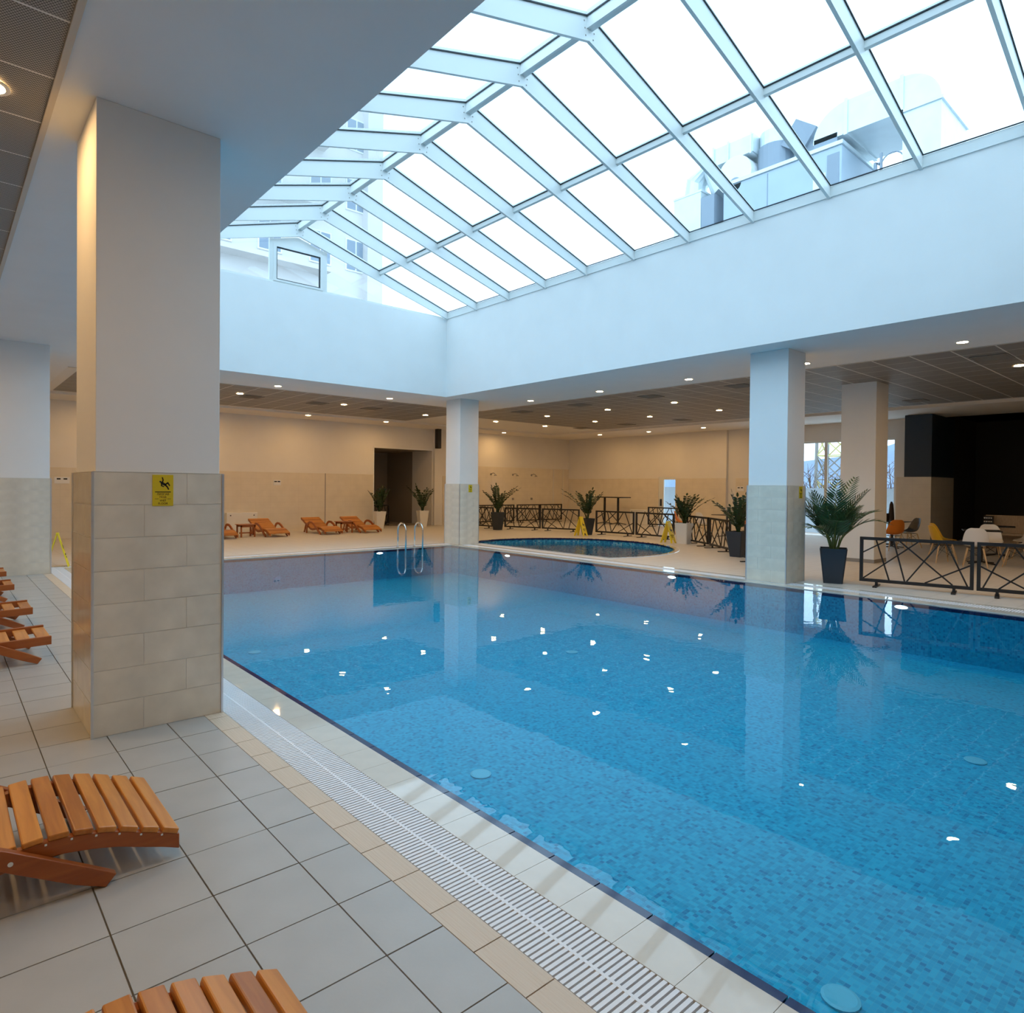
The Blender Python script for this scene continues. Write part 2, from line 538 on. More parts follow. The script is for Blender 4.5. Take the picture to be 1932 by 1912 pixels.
XS = [1.38 - 0.0] + [1.15 - 0.345 * k for k in range(0, 5)]     # joint lines along the pool
tile_cols = [(1.15, 1.385)] + [(1.15 - 0.345 * (k + 1), 1.15 - 0.345 * k) for k in range(0, 4)]
tile_meshes = {}
def floor_tile(x0, x1, y0, y1):
    key = (round(x1 - x0, 3), round(y1 - y0, 3))
    if key not in tile_meshes:
        w, h = key[0] - 0.006, key[1] - 0.006
        m = MB().box(-w / 2, w / 2, -h / 2, h / 2, -0.008, 0.0).mesh('tile')
        m.materials.append(M['floor_tile'])
        tile_meshes[key] = m
    return link('tile', tile_meshes[key], floor, loc=((x0 + x1) / 2, (y0 + y1) / 2, rnd.uniform(-0.0006, 0.0006)))
Y0 = 2.29 - 0.36 * 5
for (x0, x1) in tile_cols:
    for j in range(0, 44):
        floor_tile(x0, x1, Y0 + 0.36 * j, Y0 + 0.36 * (j + 1))
far = MB()
ymax_t = Y0 + 0.36 * 44
far.box(RX0, tile_cols[-1][0], RYN, RYF + 0.3, -0.008, 0.0)
far.box(tile_cols[-1][0], PL - B - T, RYN, Y0, -0.008, 0.0)
far.box(tile_cols[-1][0], PL - B - T, ymax_t, RYF + 0.3, -0.008, 0.0)
far.box(PL - B - T, PR + B + T, PF + B + T, RYF + 0.3, -0.008, 0.0)
far.box(PL - B - T, PR + B + T, RYN, PN - B - T, -0.008, 0.0)
far.box(RX1 - 0.1, 27.0, RYN, 6.5, -0.008, 0.0)
o = far.build('floor_tiling', M['floor_far'], floor)
o['kind'] = 'stuff'
# floor on the cafe side, with the hole of the small pool
bm = bmesh.new()
outer = [(PR + B + T, RYN), (RX1, RYN), (RX1, RYF + 0.3), (PR + B + T, RYF + 0.3)]
inner = small_pool_loop(SPR + 0.12, SPX - 0.1)
ev = []
for loop in (outer, inner):
    vs = [bm.verts.new((x, y, 0.0)) for x, y in loop]
    ev += [bm.edges.new((vs[i], vs[(i + 1) % len(vs)])) for i in range(len(vs))]
bmesh.ops.triangle_fill(bm, edges=ev, use_beauty=True)
for f in bm.faces:
    if f.normal.z < 0:
        f.normal_flip()
me = bpy.data.meshes.new('cafe_floor')
bm.to_mesh(me)
bm.free()
me.materials.append(M['floor_far'])
o = link('cafe_floor', me, floor)
o['kind'] = 'stuff'

# ------------------------------------------------------------------ main pool
pool = thing('swimming_pool', 'large rectangular indoor pool lined with turquoise mosaic', 'pool')
D = 0.75
bs = MB()
bs.box(PL - 0.02, PR + 0.02, PN - 0.02, PF + 0.02, -D - 0.1, -D)
bs.box(PL - 0.25, PL, PN - 0.25, PF + 0.25, -D, -0.03)
bs.box(PR, PR + 0.25, PN - 0.25, PF + 0.25, -D, -0.03)
bs.box(PL, PR, PF, PF + 0.25, -D, -0.03)
bs.box(PL, PR, PN - 0.25, PN, -D, -0.03)
bs.build('basin', M['mosaic_pool'], pool)
for k_, (dx, dy) in enumerate(((3.13, 1.23), (6.79, 1.58), (3.33, 4.14), (6.79, 6.4), (3.33, 9.2))):
    MB().lathe([(0.085, 0), (0.085, 0.010), (0.07, 0.014)], 20, (dx, dy, -D)).build('inlet_cover', M['inlet_blue'], pool)
# gutter under the gratings
g = MB()
for x0, x1, y0, y1 in ((PL - B - T, PL - 0.2, PN - B, PF + B), (PR + 0.2, PR + B + T, PN - B, PF + B), (PL - B, PR + B, PF + 0.2, PF + B + T), (PL - B, PR + B, PN - B - T, PN - 0.2)):
    g.box(x0, x1, y0, y1, -0.32, -0.14)
g.build('gutter', M['gutter_dark'], pool)

def row(name, mat, x0, x1, y_start, pitch, count, gap, z0, z1, bevel=0.0, xdir=False):
    w, h = (x1 - x0), pitch - gap
    mb = MB().box(-h / 2, h / 2, -w / 2, w / 2, z0, z1) if xdir else MB().box(-w / 2, w / 2, -h / 2, h / 2, z0, z1)
    m = mb.mesh(name)
    m.materials.append(mat)
    for k in range(count):
        c = y_start + pitch * (k + 0.5)
        loc = (c, (x0 + x1) / 2, 0) if xdir else ((x0 + x1) / 2, c, 0)
        link(name, m, pool, loc=loc, bevel=bevel)
NY = 57
EY = 14.47 - 0.26 * NY                             # joints every 0.26 m
row('edge_tile', M['edge_blue'], PL - 0.04, PL, EY, 0.26, NY, 0.006, -0.06, 0.0)
row('coping_tile', M['coping'], PL - 0.24, PL - 0.04, EY, 0.26, NY, 0.002, -0.06, 0.0)
row('border_tile', M['coping'] if False else P('border_beige', (0.60, 0.50, 0.385), 0.4, var=0.05, scale=5, bump=0.35, bscale=120, stretch=(1, 0.02, 1)), PL - B - T, PL - B, 14.47 - 0.265 * 56, 0.265, 56, 0.005, -0.14, 0.0)
rest = MB()
rest.box(PL - 0.24, PL, PN - 0.24, EY, -0.06, 0.0)
rest.box(PR, PR + 0.24, PN - 0.24, PF + 0.24, -0.06, 0.0)
rest.box(PL - 0.24, PR, PF, PF + 0.24, -0.06, 0.0)
rest.box(PL, PR, PN - 0.24, PN, -0.06, 0.0)
rest.box(PR + B, PR + B + T, PN - B - T, PF + B + T, -0.14, 0.0)
rest.box(PL - B - T, PR + B, PF + B, PF + B + T, -0.14, 0.0)
rest.box(PL - B - T, PR + B, PN - B - T, PN - B, -0.14, 0.0)
rest.build('coping_strip', M['coping'], pool)
# edge of dark blue tile also along the far and right sides
el = MB()
el.box(PR - 0.001, PR + 0.03, PN, PF, -0.07, -0.012)
el.box(PL, PR, PF - 0.001, PF + 0.03, -0.07, -0.012)
el.build('edge_strip', M['edge_blue'], pool)

# gratings: a slotted white channel cover round the pool
grat = thing('drain_grating', 'white slatted overflow grating running along the near edge of the large pool', 'grating', (0, 0, 0))
GX0, GX1, pitch = PL - B + 0.003, PL - 0.243, 0.0240
sm = MB().box(-(GX1 - GX0) / 2, (GX1 - GX0) / 2, -0.0078, 0.0078, -0.022, 0.0).mesh('slat')
sm.materials.append(M['grating_white'])
for k in range(290):
    link('slat', sm, grat, loc=((GX0 + GX1) / 2, 0.45 + pitch * k, 0))
YE = 0.45 + pitch * 290
st = MB()
for k in range(int((PF + B - YE) / pitch)):
    y = YE + pitch * k
    st.box(GX0, GX1, y - 0.0078, y + 0.0078, -0.022, 0.0)
for k in range(int((0.43 - PN + B) / pitch)):
    y = 0.45 - pitch * (k + 1)
    st.box(GX0, GX1, y - 0.0078, y + 0.0078, -0.022, 0.0)
o = st.build('slats', M['grating_white'], grat)
o['kind'] = 'stuff'
gm = (GX0 + GX1) / 2
MB().box(gm - 0.006, gm + 0.006, PN - B, PF + B, -0.018, 0.0004).build('rib', M['grating_white'], grat)
def other_grating(label, x0, x1, y0, y1):
    t = thing('drain_grating', label, 'grating')
    s = MB()
    if y1 - y0 > x1 - x0:
        n = int((y1 - y0) / 0.036)
        for k in range(n):
            y = y0 + 0.036 * (k + 0.5)
            s.box(x0, x1, y - 0.012, y + 0.012, -0.022, 0.0)
        r = MB().box((x0 + x1) / 2 - 0.006, (x0 + x1) / 2 + 0.006, y0, y1, -0.018, 0.0004)
    else:
        n = int((x1 - x0) / 0.036)
        for k in range(n):
            x = x0 + 0.036 * (k + 0.5)
            s.box(x - 0.012, x + 0.012, y0, y1, -0.022, 0.0)
        r = MB().box(x0, x1, (y0 + y1) / 2 - 0.006, (y0 + y1) / 2 + 0.006, -0.018, 0.0004)
    o = s.build('slats', M['grating_white'], t)
    o['kind'] = 'stuff'
    r.build('rib', M['grating_white'], t)
other_grating('white slatted grating along the pool side below the palm and the small pool', PR + 0.243, PR + B - 0.003, PN - B, PF + B)
other_grating('white slatted grating along the far pool edge in front of the sun loungers', GX1 + 0.002, PR + 0.24, PF + 0.243, PF + B - 0.003)

# water
wm = MB()
nx, ny = 2, 2
wm.add([(PL, PN, -0.012), (PR, PN, -0.012), (PR, PF, -0.012), (PL, PF, -0.012)], [(0, 1, 2, 3)])
tag(wm.build('pool_water', M['water']), 'clear blue water filling the large pool', 'water')

# small pool
sp = thing('round_pool', 'small rounded pool with blue mosaic and a dark rim beside the barriers', 'pool')
lo = small_pool_loop(SPR, SPX)
lo2 = small_pool_loop(SPR + 0.12, SPX - 0.1)
n = len(lo)
vs = [(x, y, 0.0) for x, y in lo] + [(x, y, -0.55) for x, y in lo]
fs = [(i, (i + 1) % n, n + (i + 1) % n, n + i) for i in range(n)] + [tuple(range(n, 2 * n))]
MB().add(vs, fs).build('basin', M['mosaic_small'], sp)
vs = [(x, y, 0.004) for x, y in lo] + [(x, y, 0.004) for x, y in lo2]
fs = [(i, (i + 1) % n, n + (i + 1) % n, n + i) for i in range(n)]
MB().add(vs, fs).build('coping', M['coping'], sp)
lo3 = small_pool_loop(SPR - 0.03, SPX + 0.02)
vs = [(x, y, 0.005) for x, y in lo] + [(x, y, 0.005) for x, y in lo3] + [(x, y, -0.035) for x, y in lo3]
fs = [(i, i + 1, n + i + 1, n + i) for i in range(n - 1)] + [(n + i, n + i + 1, 2 * n + i + 1, 2 * n + i) for i in range(n - 1)]
MB().add(vs, fs).build('rim', M['edge_blue'], sp)
wt = MB().add([(x, y, -0.13) for x, y in lo], [tuple(range(n))])
tag(wt.build('spa_water', M['water_spa']), 'rippling water in the small rounded pool', 'water')
t = thing('underwater_light', 'bright underwater lamp at the left end of the small pool', 'pool light', (11.62, 13.6, -0.2))
MB().lathe([(0.11, 0), (0.11, 0.02), (0.09, 0.03)], 16).build('ring', M['steel'], t).rotation_euler = (0, math.pi / 2, 0)
MB().lathe([(0.085, 0.0), (0.085, 0.034)], 16).build('lens', M['pool_lamp_glow'], t).rotation_euler = (0, math.pi / 2, 0)
def pool_light(label, loc, rz):
    t = thing('underwater_light', label, 'pool light', loc, rz, 'underwater lamps of the large pool')
    def oval(w, h):
        return [(w * math.cos(2 * math.pi * k / 24), h * math.sin(2 * math.pi * k / 24)) for k in range(24)]
    MB().prism(oval(0.10, 0.036), (0, 0, 0), (0, 1, 0), (0, 0, 1), (-0.012, 0, 0)).build('ring', M['steel'], t)
    MB().prism(oval(0.085, 0.024), (-0.010, 0, 0), (0, 1, 0), (0, 0, 1), (-0.010, 0, 0)).build('lens', M['pool_lamp_glow'], t)
pool_light('bright underwater lamp on the pool wall nearest the middle column', (PR, 12.12, -0.09), 0)
pool_light('bright underwater lamp on the pool wall left of the right-hand column', (PR, 7.33, -0.09), 0)
pool_light('bright underwater lamp on the pool wall below the black barrier with the chairs', (PR, 3.38, -0.09), 0)
pool_light('bright underwater lamp on the far pool wall left of the steel handrails', (8.32, PF, -0.09), math.pi / 2)

# ------------------------------------------------------------------ walls of the room
def wall(name, boxes, mat='plaster_warm', label=None):
    mb = MB()
    for b in boxes:
        mb.box(*b)
    return struct(mb.build(name, M[mat]), label)
H1 = ZC + 0.05
OPX0, OPX1, OPZ = 12.6, 15.32, 3.07
wf = wall('wall_far', [(RX0 - 0.3, OPX0, RYF, RYF + 0.3, 0, H1), (OPX0, OPX1, RYF, RYF + 0.3, OPZ, H1), (OPX1, RX1 + 0.3, RYF, RYF + 0.3, 0, H1)])
band = MB()
band.box(RX0, OPX0 - 0.03, RYF - 0.015, RYF, 0, 2.03)
band.build('tile_band', M['wall_tile'], wf)
MB().box(17.2, RX1, RYF - 0.015, RYF, 0, 2.49).build('tile_band', M['wall_tile'], wf)
MB().box(OPX1 + 0.5, 17.2, RYF - 0.015, RYF, 0, 2.03).build('tile_band', M['wall_tile'], wf)
for x in (10.63, 10.67):
    pass
MB().box(10.60, 10.63, RYF - 0.022, RYF - 0.01, 0, 2.03).build('corner_strip', M['mast_grey'], wf)
fr = MB()
fr.box(OPX0 - 0.03, OPX0 + 0.01, RYF - 0.02, RYF + 0.02, 0, OPZ + 0.02)
fr.box(OPX0 - 0.03, OPX1, RYF - 0.02, RYF + 0.02, OPZ - 0.01, OPZ + 0.03)
struct(fr.build('trim_1', M['plaster']))
# pilaster right of the opening
wall('wall_pier', [(OPX1 + 0.02, OPX1 + 0.40, RYF - 0.12, RYF, 0, ZC)], 'plaster_warm')
# dark corridor behind the opening
co = MB()
co.box(OPX0 - 0.3, OPX0, RYF + 0.3, 26.0, 0, OPZ + 0.3)
co.box(OPX1, OPX1 + 0.3, RYF + 0.3, 26.0, 0, OPZ + 0.3)
co.box(OPX0 - 0.3, OPX1 + 0.3, 26.0, 26.3, 0, OPZ + 0.3)
co.box(OPX0 - 0.3, OPX1 + 0.3, RYF + 0.3, 26.3, OPZ, OPZ + 0.3)
co.box(OPX0 - 0.3, OPX1 + 0.3, RYF + 0.3, 26.3, -0.3, -0.001)
cw = struct(co.build('wall_corridor', M['corridor_wall']))
MB().box(OPX1 - 0.02, OPX1, RYF + 0.02, RYF + 1.5, 0, OPZ).build('lit_wall_panel', M['plaster_warm'], cw)  # added pale panel; light on the corridor's right wall put into its colour

WY0, WY1, WZ = 7.76, 11.25, 3.33                   # cafe window
DY0, DY1, DZ = 16.12, 17.04, 2.10                  # glazed door
BY = 6.43                                          # bar opening begins
wr = wall('wall_right', [
    (RX1, RX1 + 0.3, DY1, RYF + 0.3, 0, H1), (RX1, RX1 + 0.3, DY0, DY1, DZ, H1), (RX1, RX1 + 0.3, WY1, DY0, 0, H1),
    (RX1, RX1 + 0.3, WY0, WY1, WZ, H1), (RX1, RX1 + 0.3, BY, WY0, 0, H1), (RX1, RX1 + 0.3, RYN - 0.3, BY, 3.92, H1)])
MB().box(RX1 - 0.015, RX1, DY1, RYF, 0, 2.03).build('tile_band', M['wall_tile'], wr)
MB().box(RX1 - 0.015, RX1, WY1 + 0.1, 13.4, 0, 2.03).build('tile_band', M['wall_tile'], wr)
pl = wall('wall_pilaster', [(RX1 - 0.14, RX1, 13.74, DY0 - 0.04, 0, ZC)], 'plaster_warm')
MB().box(RX1 - 0.155, RX1 - 0.14, 13.74, DY0 - 0.04, 0, 2.03).build('tile_band', M['wall_tile'], pl)
wall('wall_left', [(RX0 - 0.3, RX0, RYN - 0.3, RYF + 0.3, 0, H1)])
wall('wall_near', [(RX0 - 0.3, 27.3, RYN - 0.3, RYN, 0, H1)])
# dark bar room beyond the opening
br = MB()
br.box(27.0, 27.3, RYN, BY + 0.3, 0, 4.3)
br.box(RX1 + 0.3, 27.3, BY, BY + 0.3, 0, 4.3)
br.box(RX1 + 0.3, 27.3, RYN, BY + 0.3, 4.0, 4.3)
struct(br.build('wall_bar', M['dark_room']))
# tiled half wall with the navy box above it
hb = thing('bar_partition', 'tiled half-height partition with a dark navy box above it beside the bar', 'partition', (22.28, BY - 0.02, 0))
MB().box(0, 2.2, 0, 0.95, 0, 2.03).build('tiled_base', M['wall_tile'], hb)
MB().box(0.0, 2.2, 0.0, 0.73, 2.03, 3.91).build('navy_box', M['navy'], hb)

# window in the right wall
w1 = struct(MB().box(RX1 + 0.08, RX1 + 0.14, WY0, WY1, WZ - 0.06, WZ).box(RX1 + 0.08, RX1 + 0.14, WY0, WY1, 0.0, 0.08)
            .box(RX1 + 0.08, RX1 + 0.14, WY0, WY0 + 0.06, 0.08, WZ - 0.06).box(RX1 + 0.08, RX1 + 0.14, WY1 - 0.06, WY1, 0.08, WZ - 0.06)
            .box(RX1 + 0.08, RX1 + 0.14, 9.96, 10.06, 0.08, WZ - 0.06).build('window_1', M['frame_white']), 'tall window beside the cafe looking onto a lattice mast')
MB().box(RX1 + 0.105, RX1 + 0.115, WY0 + 0.06, 9.96, 0.08, WZ - 0.06).build('pane', M['glass'], w1)
MB().box(RX1 + 0.105, RX1 + 0.115, 10.06, WY1 - 0.06, 0.08, WZ - 0.06).build('pane', M['glass'], w1)
# glazed door
d1 = struct(MB().box(RX1 + 0.02, RX1 + 0.10, DY0, DY0 + 0.07, 0, DZ).box(RX1 + 0.02, RX1 + 0.10, DY1 - 0.25, DY1, 0, DZ)
            .box(RX1 + 0.02, RX1 + 0.10, DY0 + 0.07, DY1 - 0.25, DZ - 0.12, DZ).box(RX1 + 0.02, RX1 + 0.10, DY0 + 0.07, DY1 - 0.25, 0, 0.12).build('door_1', M['frame_white']),
            'white glazed door in the tiled wall right of the tall black table')
MB().box(RX1 + 0.055, RX1 + 0.065, DY0 + 0.07, DY1 - 0.25, 0.12, DZ - 0.12).build('pane', M['glass'], d1)
MB().box(RX1 - 0.06, RX1 + 0.02, DY1 - 0.16, DY1 - 0.12, 0.85, 1.15).build('handle', M['black_metal'], d1)

# ------------------------------------------------------------------ ceilings
SL, SR, SF = 0.557, 12.95, 16.25                  # outer edges of plaster soffit round the light well
ce = MB()
ce.box(SL, LW0, RYN, RYF, ZC, ZC + 0.25)
ce.box(LW1, SR, RYN, SF, ZC, ZC + 0.25)
ce.box(LW0, LW1, LWF, SF, ZC, ZC + 0.25)
ce.box(LW0, LW1, RYN, LWN, ZC, ZC + 0.25)
ceiling = struct(ce.build('ceiling', M['plaster']), 'white plaster soffit round the light well and perforated panel ceiling', 'ceiling')
gr = MB()
gr.box(RX0, SL, RYN, RYF, ZC, ZC + 0.25)
gr.box(LW0, RX1, SF, RYF, ZC, ZC + 0.25)
gr.box(SR, 27.0, RYN, SF, ZC, ZC + 0.25)
gr.build('grid', M['grid_bar'], ceiling)
MB().box(SL - 0.035, SL, RYN, RYF, ZC - 0.02, ZC + 0.02).build('edge_trim', M['trim'], ceiling)
e = MB()
e.box(SR, SR + 0.025, RYN, SF, ZC - 0.012, ZC + 0.02)
e.box(LW0, SR + 0.025, SF, SF + 0.025, ZC - 0.012, ZC + 0.02)
e.build('edge_trim', M['trim'], ceiling)
pm = {}
def panel(x0, x1, y0, y1, gx=0.028, gy=0.028):
    k = (round(x1 - x0, 3), round(y1 - y0, 3))
    if k not in pm:
        m = MB().box(-(k[0] - gx) / 2, (k[0] - gx) / 2, -(k[1] - gy) / 2, (k[1] - gy) / 2, -0.0015, 0.01).mesh('panel')
        m.materials.append(M['perforated'])
        pm[k] = m
    return link('panel', pm[k], ceiling, loc=((x0 + x1) / 2, (y0 + y1) / 2, ZC))
# near left: long panels, a joint every 0.635 m
for k in range(-1, 16):
    y = 4.12 + 0.635 * k
    panel(-2.2, SL - 0.03, y, y + 0.635, gx=0.004, gy=0.02)
q = 0.63
many = MB()
for i in range(16):
    for j in range(-4, 30):
        x0, y0 = SR + 0.03 + q * i, 2.86 - q * 6 + q * j
        if x0 + q > 20.7 or y0 + q > 20.9:
            continue
        if i < 8 and 1.5 < y0 < 15.5:
            panel(x0, x0 + q, y0, y0 + q)
        else:
            many.box(x0 + 0.014, x0 + q - 0.014, y0 + 0.014, y0 + q - 0.014, ZC - 0.0015, ZC + 0.01)
for i in range(17):
    for j in range(7):
        x0, y0 = SR - q * (i + 1), SF + 0.03 + q * j
        if x0 < 2.1:
            continue
        if i < 13 and j < 5:
            panel(x0, x0 + q, y0, y0 + q)
        else:
            many.box(x0 + 0.014, x0 + q - 0.014, y0 + 0.014, y0 + q - 0.014, ZC - 0.0015, ZC + 0.01)
o = many.build('panels', M['perforated'], ceiling)
o['kind'] = 'stuff'
bk = MB()
bk.box(LW0, RX1, 20.9, RYF, ZC - 0.06, ZC)
bk.box(20.7, RX1, RYN, 20.9, ZC - 0.08, ZC)
bk.build('border', M['plaster_warm'], ceiling)

# ------------------------------------------------------------------ light well
def lw(name, *b):
    return struct(MB().box(*b).build(name, M['plaster']))
lw('wall_light_well_right', LW1, LW1 + 0.25, LWN - 0.25, LWF + 0.25, ZC + 0.25, ZE)
lw('wall_light_well_far', LW0, LW1, LWF, LWF + 0.25, ZC + 0.25, ZE)
lw('wall_light_well_left', LW0 - 0.25, LW0, LWN - 0.25, LWF + 0.25, ZC + 0.25, ZE)
lw('wall_light_well_near', LW0, LW1, LWN - 0.25, LWN, ZC + 0.25, ZE)  # unseen end wall, placed this close to hold back sky light
rf = MB()
rf.box(RX0 - 0.5, LW0 - 0.25, RYN - 0.5, 26.5, 4.9, 5.2)
rf.box(LW1 + 0.25, 27.5, RYN - 0.5, 26.5, 4.9, 5.2)
rf.box(LW0 - 0.25, LW1 + 0.25, LWF + 0.25, 26.5, 4.9, 5.2)
rf.box(LW0 - 0.25, LW1 + 0.25, RYN - 0.5, LWN - 0.25, 4.9, 5.2)
struct(rf.build('roof', M['roof_gravel']), 'flat roof round the skylight')
sk = MB()
for b in ((RX0 - 0.5, RX0 - 0.3, RYN - 0.5, 26.5), (27.3, 27.5, RYN - 0.5, 26.5), (RX0 - 0.5, 27.5, RYN - 0.5, RYN - 0.3), (RX0 - 0.5, 27.5, RYF + 0.3, RYF + 0.5)):
    sk.box(*b, 3.95, 5.2)
sk.build('parapet', M['roof_gravel'], bpy.data.objects['roof'])

# ------------------------------------------------------------------ skylight
RX, RZB, EZB, DEP = 6.15, 7.21, 6.06, 0.36          # ridge x, rafter underside at ridge and eave, rafter depth
slope = (RZB - EZB) / (LW1 - RX)
sky_o = struct(MB().box(LW1 - 0.02, LW1 + 0.14, LWN, LWF, ZE, ZE + 0.16).box(LW0 - 0.14, LW0 + 0.02, LWN, LWF, ZE, ZE + 0.16).build('window_2', M['frame_white']),
               'gabled glass skylight with white rafters over the large pool')
def roof_z(x, off=0.0):
    return RZB + off * (1 - 0.40 * abs(x - RX) / (LW1 - RX)) - abs(x - RX) * slope   # rafters taper towards the eaves
ys = [14.36 - 1.2465 * k for k in range(12)]
XE1, XE0 = LW1 + 0.1, LW0 - 0.1
def half_rafter(side):
    xe = XE1 if side > 0 else XE0
    poly = [(RX, roof_z(RX)), (xe, roof_z(xe)), (xe, roof_z(xe, DEP)), (RX, roof_z(RX, DEP))]
    m = MB().prism(poly, (0, -0.022, 0), (1, 0, 0), (0, 0, 1), (0, 0.044, 0)).mesh('rafter')
    m.materials.append(M['frame_white'])
    return m
mr_, ml_ = half_rafter(1), half_rafter(-1)
plate = MB()
for s in (-1, 1):
    for a, b in ((0.10, 0.05), (0.12, 0.12), (0.14, 0.19)):
        cx, cz = RX + s * a, roof_z(RX + a, b)
        plate.lathe([(0.007, 0), (0.007, 0.006)], 6, (cx, 0, 0))
for y in ys:
    link('rafter', mr_, sky_o, loc=(0, y, 0))
    link('rafter', ml_, sky_o, loc=(0, y, 0))
bolt = MB()
for y in ys:
    for s in (-1, 1):
        for a, b in ((0.07, 0.06), (0.085, 0.15), (0.10, 0.24)):
            x = RX + s * a
            z = roof_z(x, b)
            bolt.box(x - 0.007, x + 0.007, y - 0.027, y - 0.021, z - 0.007, z + 0.007)
o = bolt.build('bolts', M['mast_grey'], sky_o)
o['kind'] = 'stuff'
GT = DEP - 0.045                                     # glass sits near the rafter top
glass_m, seal_m = {}, {}
def sloped(mb, xa, xb, ya, yb, o0, o1):
    """slab that follows the roof slope between xa and xb, from offset o0 to o1 above rafter underside"""
    vs = [(xa, ya, roof_z(xa, o0)), (xb, ya, roof_z(xb, o0)), (xb, yb, roof_z(xb, o0)), (xa, yb, roof_z(xa, o0)),
          (xa, ya, roof_z(xa, o1)), (xb, ya, roof_z(xb, o1)), (xb, yb, roof_z(xb, o1)), (xa, yb, roof_z(xa, o1))]
    mb.add(vs, [(0, 3, 2, 1), (4, 5, 6, 7), (0, 1, 5, 4), (1, 2, 6, 5), (2, 3, 7, 6), (3, 0, 4, 7)])
    return mb
for k in range(11):
    ya, yb = ys[k + 1] + 0.022, ys[k] - 0.022
    L_ = yb - ya
    # ridge bar and purlins between two rafters
    rm = MB()
    sloped(rm, RX, RX + 0.05, ya, yb, 0.15, DEP + 0.02)
    sloped(rm, RX - 0.05, RX, ya, yb, 0.15, DEP + 0.02)
    rm.build('ridge_bar', M['frame_white'], sky_o)
    for xc in (8.2, 4.1):
        pb = sloped(MB(), xc - 0.022, xc + 0.022, ya, yb, 0.19, DEP)
        pb.build('purlin', M['frame_white'], sky_o)
    for xa, xb in ((RX + 0.05, 8.178), (8.222, LW1 - 0.02), (4.122, RX - 0.05), (LW0 + 0.02, 4.078)):
        key = (xa, xb)
        if key not in glass_m:
            a = sloped(MB(), xa, xb, -L_ / 2, L_ / 2, GT, GT + 0.012).mesh('pane')
            a.materials.append(M['glass'])
            glass_m[key] = a
            sb = MB()
            e_ = 0.014
            for (p0, p1, q0, q1) in ((xa, xb, -L_ / 2, -L_ / 2 + e_), (xa, xb, L_ / 2 - e_, L_ / 2), (xa, xa + e_, -L_ / 2, L_ / 2), (xb - e_, xb, -L_ / 2, L_ / 2)):
                sloped(sb, p0, p1, q0, q1, GT - 0.02, GT - 0.002)
            sm_ = sb.mesh('seal')
            sm_.materials.append(M['gasket'])
            seal_m[key] = sm_
        pn = link('pane', glass_m[key], sky_o, loc=(0, (ya + yb) / 2, 0))
        link('seal', seal_m[key], pn)
# far gable
gb = MB()
YG = LWF + 0.06
def gz(x):
    return roof_z(x) - 0.0
w3 = struct(MB().box(LW0, LW1, YG - 0.03, YG + 0.03, ZE, ZE + 0.045).build('window_3', M['frame_white']), 'triangular gable window at the far end of the skylight')
def post(xa, xb):
    MB().prism([(xa, ZE + 0.045), (xb, ZE + 0.045), (xb, gz(xb) + 0.02), (xa, gz(xa) + 0.02)], (0, YG - 0.03, 0), (1, 0, 0), (0, 0, 1), (0, 0.06, 0)).build('mullion', M['frame_white'], w3)
post(5.50, 5.59)
post(6.75, 6.85)
def gpane(poly):
    MB().prism(poly, (0, YG - 0.005, 0), (1, 0, 0), (0, 0, 1), (0, 0.01, 0)).build('pane', M['glass'], w3)
gpane([(LW0 + 0.1, ZE + 0.045), (5.50, ZE + 0.045), (5.50, gz(5.50)), (LW0 + 0.1, gz(LW0 + 0.1) + 0.1)])
gpane([(6.85, ZE + 0.045), (LW1 - 0.1, ZE + 0.045), (LW1 - 0.1, gz(LW1 - 0.1) + 0.1), (6.85, gz(6.85))])
# the opening sash in the middle: frame with sloping head, filler panel above
sx0, sx1, zt0, zt1 = 5.59, 6.75, 6.955, 6.955
def ring(outer, inner, y0, y1, name, mat):
    n_ = len(outer)
    vs = [(a, y0, b) for a, b in outer] + [(a, y0, b) for a, b in inner] + [(a, y1, b) for a, b in outer] + [(a, y1, b) for a, b in inner]
    fs = []
    for i in range(n_):
        j = (i + 1) % n_
        fs += [(i, j, n_ + j, n_ + i), (2 * n_ + i, 3 * n_ + i, 3 * n_ + j, 2 * n_ + j), (i, 2 * n_ + i, 2 * n_ + j, j), (n_ + i, n_ + j, 3 * n_ + j, 3 * n_ + i)]
    return MB().add(vs, fs).build(name, mat, w3)
outer = [(sx0, ZE + 0.045), (sx1, ZE + 0.045), (sx1, zt1), (sx0, zt0)]
inner = [(sx0 + 0.065, ZE + 0.09), (sx1 - 0.065, ZE + 0.09), (sx1 - 0.065, zt1 - 0.065), (sx0 + 0.065, zt0 - 0.065)]
ring(outer, inner, YG - 0.045, YG + 0.03, 'sash', M['frame_white'])
inner2 = [(a + (0.02 if a < 6 else -0.02), b + (0.02 if b < 6.3 else -0.02)) for a, b in inner]
ring(inner, inner2, YG - 0.03, YG + 0.01, 'seal', M['gasket'])
gpane(inner)
MB().prism([(sx0, zt0), (sx1, zt1), (sx1, gz(sx1)), (RX, gz(RX)), (sx0, gz(sx0))], (0, YG - 0.02, 0), (1, 0, 0), (0, 0, 1), (0, 0.04, 0)).build('panel', M['frame_white'], w3)
struct(MB().prism([(LW0, ZE), (LW1, ZE), (LW1, roof_z(LW1, DEP)), (RX, roof_z(RX, DEP)), (LW0, roof_z(LW0, DEP))], (0, LWN - 0.2, 0), (1, 0, 0), (0, 0, 1), (0, 0.15, 0)).build('wall_gable_near', M['frame_white']))

